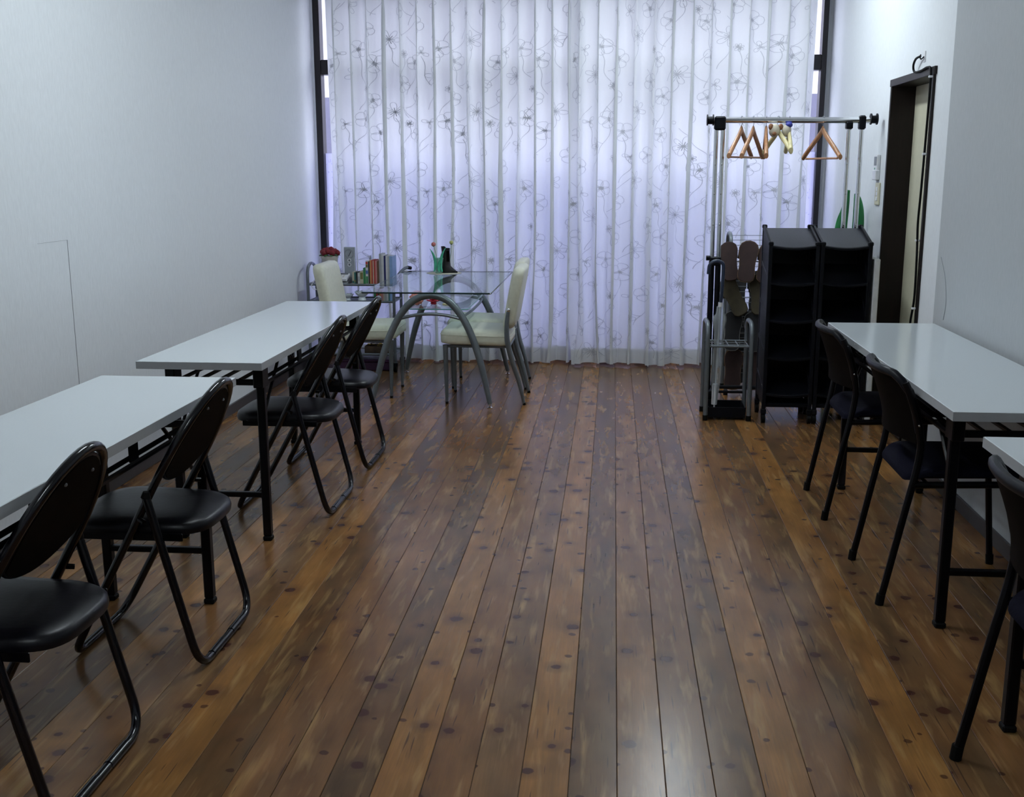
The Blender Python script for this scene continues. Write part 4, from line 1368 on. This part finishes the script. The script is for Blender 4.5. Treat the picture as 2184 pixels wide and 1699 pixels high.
wp = thing('white_panel', 'narrow white panel standing between shoe cabinet and door frame', 'panel', (1.383, 6.01, 0))
MB().box((0, 0, 0.445), (0.030, 0.24, 0.89), ch=0.003).build('board', 'white_plastic', wp, smooth=False)
MB().box((0, -0.1215, 0.445), (0.022, 0.003, 0.872), ch=0.001).build('edge_strip', 'white_plastic', wp, smooth=False)

# green pointed plastic pieces behind the right cabinet
def leafy(name, label, pts, ws, y):
    t = thing(name, label, 'ornament', (0, y, 0))
    sp_ = spline(pts, 8)
    m = MB()
    n_ = len(sp_)
    vs, fs = [], []
    k_ = 12
    for i, p in enumerate(sp_):
        f = i / (n_ - 1) * (len(ws) - 1)
        j = min(int(f), len(ws) - 2)
        wd = ws[j] + (ws[j + 1] - ws[j]) * (f - j)
        for k in range(k_):
            a = 2 * PI * k / k_
            vs.append((p[0] + wd * math.cos(a), wd * 0.45 * math.sin(a), p[2]))
    for i in range(n_ - 1):
        for k in range(k_):
            l = (k + 1) % k_
            fs.append((i * k_ + k, i * k_ + l, (i + 1) * k_ + l, (i + 1) * k_ + k))
    fs.append(tuple(reversed(range(k_))))
    fs.append(tuple(range((n_ - 1) * k_, n_ * k_)))
    m.add(vs, fs)
    m.build('body', 'green_plastic', t)
    return t
tg = leafy('green_sheath', 'tall narrow green pointed object behind the right shoe cabinet', [(1.285, 0, 0.0), (1.290, 0, 0.6), (1.300, 0, 1.0), (1.318, 0, 1.13), (1.330, 0, 1.215), (1.333, 0, 1.235)], [0.040, 0.040, 0.036, 0.022, 0.010, 0.006], 6.47)
MB().tube(spline([(1.332, 0, 1.225), (1.318, 0, 1.232), (1.306, 0, 1.244)], 4), [0.009] * 5 + [0.006] * 4, 8).build('tip', 'green_plastic', tg)
leafy('green_sheath', 'wide round-topped green object leaning by the right wall', [(1.400, 0, 0.0), (1.402, 0, 0.6), (1.403, 0, 1.0), (1.400, 0, 1.12), (1.390, 0, 1.19), (1.378, 0, 1.215)], [0.034, 0.034, 0.034, 0.030, 0.020, 0.006], 6.50)

# ------------------------------------------------------------------ wire slipper rack
WY0, WY1 = 6.64, 6.86
wr = thing('slipper_rack', 'grey tubular rack with sloping wire shelves for slippers', 'shoe rack', (0, 0, 0))
for x in (0.702, 1.345):
    MB().tube(fillet([(x, WY0, 0.0), (x, WY0, 0.975), (x, WY1, 0.975), (x, WY1, 0.0)], 0.10, 8), 0.0115, 10).build('end_hoop', 'grey_metal', wr)
    for y in (WY0, WY1):
        MB().tube([(x, y, 0.0), (x, y, 0.03)], 0.014, 10).build('foot_cap', 'black_rubber', wr)
for k in range(4):
    z = 0.160 + 0.215 * k
    for j in range(6):
        f = j / 5
        MB().tube([(0.702, WY0 - 0.008 + (WY1 - WY0) * 0.45 * f, z + 0.15 * f - 0.02), (1.345, WY0 - 0.008 + (WY1 - WY0) * 0.45 * f, z + 0.15 * f - 0.02)], 0.0018, 5).build('wire', 'wire', wr)
    MB().tube([(0.702, WY0 - 0.03, z + 0.01), (1.345, WY0 - 0.03, z + 0.01)], 0.0022, 5).build('wire', 'wire', wr)
MB().tube([(0.702, WY1, 0.955), (1.345, WY1, 0.955)], 0.0018, 5).build('wire', 'wire', wr)

SOLE = [(0.000, -0.115), (0.020, -0.112), (0.032, -0.098), (0.036, -0.070), (0.033, -0.030), (0.034, 0.010), (0.040, 0.045), (0.042, 0.075), (0.036, 0.100), (0.022, 0.115), (0.004, 0.120),
        (-0.014, 0.116), (-0.030, 0.102), (-0.038, 0.078), (-0.038, 0.045), (-0.032, 0.010), (-0.030, -0.030), (-0.034, -0.070), (-0.031, -0.098), (-0.019, -0.112)]
def slipper(label, x, y, z, roll, sole, upper, rim=None, k=1.0):
    """sole faces the room, toe up, leaning back on the wires"""
    t = thing('slipper', label, 'slipper', (x, y, z), 0, 'slippers on the wire rack')
    t.rotation_euler = (math.radians(-14), roll, 0)
    MB().slab([(a * k * 1.32, b_ * k) for a, b_ in SOLE], lambda a, b_, h: Vector((a, h, b_)), [(0.97, 0.010), (1.0, 0.006), (1.0, -0.006), (0.97, -0.010)]).build('sole', sole, t)
    def up_(u, v):
        a = PI * u
        b_ = (0.02 + 0.088 * v) * k
        wd = 0.053 * k * math.sqrt(max(0.05, 1 - max(0, v - 0.35) ** 2 * 1.7))
        return Vector((wd * math.cos(a), 0.008 + 0.042 * k * math.sin(a) * (1 - 0.65 * v), b_))
    MB().grid(up_, 12, 6).build('upper', upper, t)
    if rim:
        MB().tube([(a * k * 1.33, -0.006, b_ * k) for a, b_ in SOLE], 0.0030, 6, closed=True).build('rim', rim, t)
    return t
slipper('reddish slipper poking out at the left end of the top row', 0.690, 6.595, 0.815, -0.10, 'slipper_red', 'slipper_red')
slipper('brown-soled slipper in the middle of the top row', 0.792, 6.580, 0.815, 0.10, 'slipper_red', 'slipper_red', 'slipper_tan', 1.05)
slipper('brown slipper of the top row half hidden by the cabinet', 0.905, 6.600, 0.805, 0.14, 'slipper_red', 'slipper_red', 'slipper_tan')
slipper('olive slipper tilted sideways in the second row', 0.722, 6.590, 0.605, -0.50, 'slipper_olive', 'slipper_olive', None, 1.05)
slipper('olive slipper of the second row beside the cabinet', 0.868, 6.595, 0.620, -0.06, 'slipper_olive', 'slipper_olive', None, 1.05)
slipper('black slipper with pale rim at the left of the third row', 0.722, 6.595, 0.400, 0.06, 'slipper_black', 'slipper_black', 'slipper_rim', 1.02)
slipper('black slipper with pale rim at the right of the third row', 0.845, 6.595, 0.395, 0.0, 'slipper_black', 'slipper_black', 'slipper_rim', 1.02)
slipper('tan-edged brown slipper at the left of the bottom row', 0.735, 6.595, 0.165, 0.05, 'slipper_red', 'slipper_tan', 'slipper_tan', 1.05)
slipper('tan-edged brown slipper at the right of the bottom row', 0.845, 6.595, 0.165, 0.0, 'slipper_red', 'slipper_tan', 'slipper_tan', 1.05)

for (lb, x, z) in (('added slipper darkening the back of the second row, left', 0.765, 0.615), ('added slipper darkening the back of the second row, right', 0.885, 0.615),
                   ('added slipper darkening the back of the third row, left', 0.775, 0.405), ('added slipper darkening the back of the third row, right', 0.890, 0.405),
                   ('added slipper darkening the back of the bottom row, left', 0.785, 0.170), ('added slipper darkening the back of the bottom row, right', 0.895, 0.170)):
    slipper(lb, x, 6.80, z, 0.0, 'slipper_black', 'slipper_black', None, 1.1)  # guessed slippers, added to darken the gaps behind the front ones

# ------------------------------------------------------------------ umbrella stand and umbrella
us = thing('umbrella_stand', 'grey tubular umbrella stand with a black drip tray', 'umbrella stand', (0, 0, 0))
UX0, UX1, UY0, UY1 = 0.522, 0.757, 5.93, 6.16
for x in (UX0, UX1):
    MB().tube(fillet([(x, UY0, 0.012), (x, UY0, 0.535), (x, UY1, 0.535), (x, UY1, 0.012)], 0.075, 8), 0.0125, 10).build('side_hoop', 'grey_metal', us)
    for y in (UY0, UY1):
        MB().tube([(x, y, 0.0), (x, y, 0.03)], 0.0145, 10).build('foot_cap', 'black_rubber', us)
for y in (UY0 + 0.012, UY1 - 0.012):
    MB().tube([(UX0, y, 0.410), (UX1, y, 0.410)], 0.0065, 8).build('grid_bar', 'grey_metal', us)
for k in range(5):
    x = UX0 + 0.012 + (UX1 - UX0 - 0.024) * k / 4
    MB().tube([(x, UY0 + 0.012, 0.410), (x, UY1 - 0.012, 0.410)], 0.0032, 6).build('grid_bar', 'grey_metal', us)
for y in (UY0 + 0.08, UY0 + 0.15):
    MB().tube([(UX0 + 0.012, y, 0.410), (UX1 - 0.012, y, 0.410)], 0.0022, 6).build('grid_bar', 'grey_metal', us)
MB().tube([(UX0, UY1, 0.115), (UX1, UY1, 0.115)], 0.008, 8).build('back_bar', 'black_steel', us)
m = MB()
xc, yc = (UX0 + UX1) / 2, (UY0 + UY1) / 2
m.box((xc, yc, 0.018), (0.20, 0.20, 0.006))
for s in (-1, 1):
    m.box((xc + s * 0.100, yc, 0.043), (0.006, 0.206, 0.056))
    m.box((xc, yc + s * 0.100, 0.043), (0.194, 0.006, 0.056))
m.build('drip_tray', 'black_plastic', us, smooth=False)
ub = thing('umbrella', 'closed clear vinyl umbrella with dark blue hook handle', 'umbrella', (0.560, 5.995, 0.022))
MB().tube([(0.014, 0, 0.0), (0.030, 0, 0.62)], 0.0045, 8).build('shaft', 'white_plastic', ub)
MB().tube(fillet([(0.030, 0, 0.60), (0.038, 0, 0.78), (0.037, 0, 0.835), (0.0, 0, 0.850), (-0.038, 0, 0.83), (-0.042, 0, 0.775)], 0.045, 7), 0.0095, 10).build('handle', 'umbrella_blue', ub)
MB().tube([(0.029, 0, 0.596), (0.030, 0, 0.622)], 0.013, 10).build('collar', 'white_plastic', ub)
m = MB()
sec = [(0.06, 0.013), (0.14, 0.017), (0.22, 0.022), (0.30, 0.024), (0.38, 0.021), (0.46, 0.023), (0.52, 0.032), (0.545, 0.030), (0.56, 0.020), (0.60, 0.018)]
vs, fs = [], []
n = 24
for i, (z, r) in enumerate(sec):
    for k in range(n):
        a = 2 * PI * k / n
        q = r * (1 + 0.28 * math.cos(6 * a + z * 9))
        vs.append((0.014 + 0.016 * z / 0.6 + q * math.cos(a), q * math.sin(a), z))
for i in range(len(sec) - 1):
    for k in range(n):
        l = (k + 1) % n
        fs.append((i * n + k, i * n + l, (i + 1) * n + l, (i + 1) * n + k))
m.add(vs, fs)
m.build('canopy', 'umbrella_vinyl', ub)
MB().tube([(0.014, 0, 0.055), (0.0165, 0, 0.17)], 0.0155, 10).build('tip_sleeve', 'white_plastic', ub)

# ------------------------------------------------------------------ wall fittings
rm = thing('remote_control', 'white wall remote in its holder above the light switch', 'remote control', (XR, 6.315, 1.365), 0)
MB().box((-0.010, 0, 0.0), (0.020, 0.075, 0.130), ch=0.004).build('body', 'white_plastic', rm, smooth=False)
MB().box((-0.0205, 0, 0.030), (0.002, 0.056, 0.048), ch=0.0005).build('screen', 'grey_plastic', rm, smooth=False)
MB().box((-0.013, 0.0, -0.045), (0.024, 0.082, 0.055), ch=0.004).build('holder', 'white_plastic', rm, smooth=False)
MB().blob((-0.021, 0.006, -0.010), (0.002, 0.006, 0.006), 8, 5).build('button', 'vase_green', rm)
sw = thing('light_switch', 'yellowed cream light switch plate beside the door', 'light switch', (XR, 6.285, 1.218), 0)
MB().box((-0.004, 0, 0), (0.010, 0.090, 0.122), ch=0.003).build('plate', 'cream_plastic', sw, smooth=False)
for z in (0.026, 0.0, -0.026):
    MB().box((-0.009, 0, z), (0.005, 0.030, 0.022), ch=0.001).build('rocker', 'white_plastic', sw, smooth=False)
hk = thing('wall_hook', 'clear adhesive hook above the door', 'hook', (XR, 5.535, 1.872))
MB().box((-0.002, 0, 0), (0.004, 0.028, 0.050), ch=0.001).build('plate', 'white_plastic', hk, smooth=False)
MB().tube(spline([(-0.004, 0, 0.0), (-0.018, 0, -0.012), (-0.022, 0, -0.002), (-0.020, 0, 0.010)], 4), 0.003, 6).build('prong', 'black_plastic', hk)
cb = thing('cable', 'black cable looped from the hook and down the door frame', 'cable', (0, 0, 0))
px = XR - 0.020
path = spline([(px, 5.540, 1.874), (px - 0.004, 5.600, 1.868), (px - 0.004, 5.640, 1.845), (px, 5.645, 1.818), (px, 5.600, 1.806), (px, 5.50, 1.806), (px, 5.40, 1.812), (px, 5.345, 1.795), (px, 5.336, 1.70),
               (px, 5.345, 1.5), (px, 5.36, 1.25), (px, 5.372, 1.1), (px, 5.350, 0.95), (px, 5.340, 0.75), (px - 0.004, 5.365, 0.62), (px, 5.375, 0.45), (px, 5.35, 0.30), (px, 5.40, 0.05), (px, 5.42, 0.012)], 6)
MB().tube(path, 0.0055, 7).build('cord', 'black_rubber', cb)
for (y, z) in ((5.337, 1.765), (5.350, 1.42), (5.365, 1.02), (5.342, 0.70)):
    MB().box((px + 0.002, y, z), (0.022, 0.016, 0.010), ch=0.002).build('clip', 'white_plastic', cb, smooth=False)
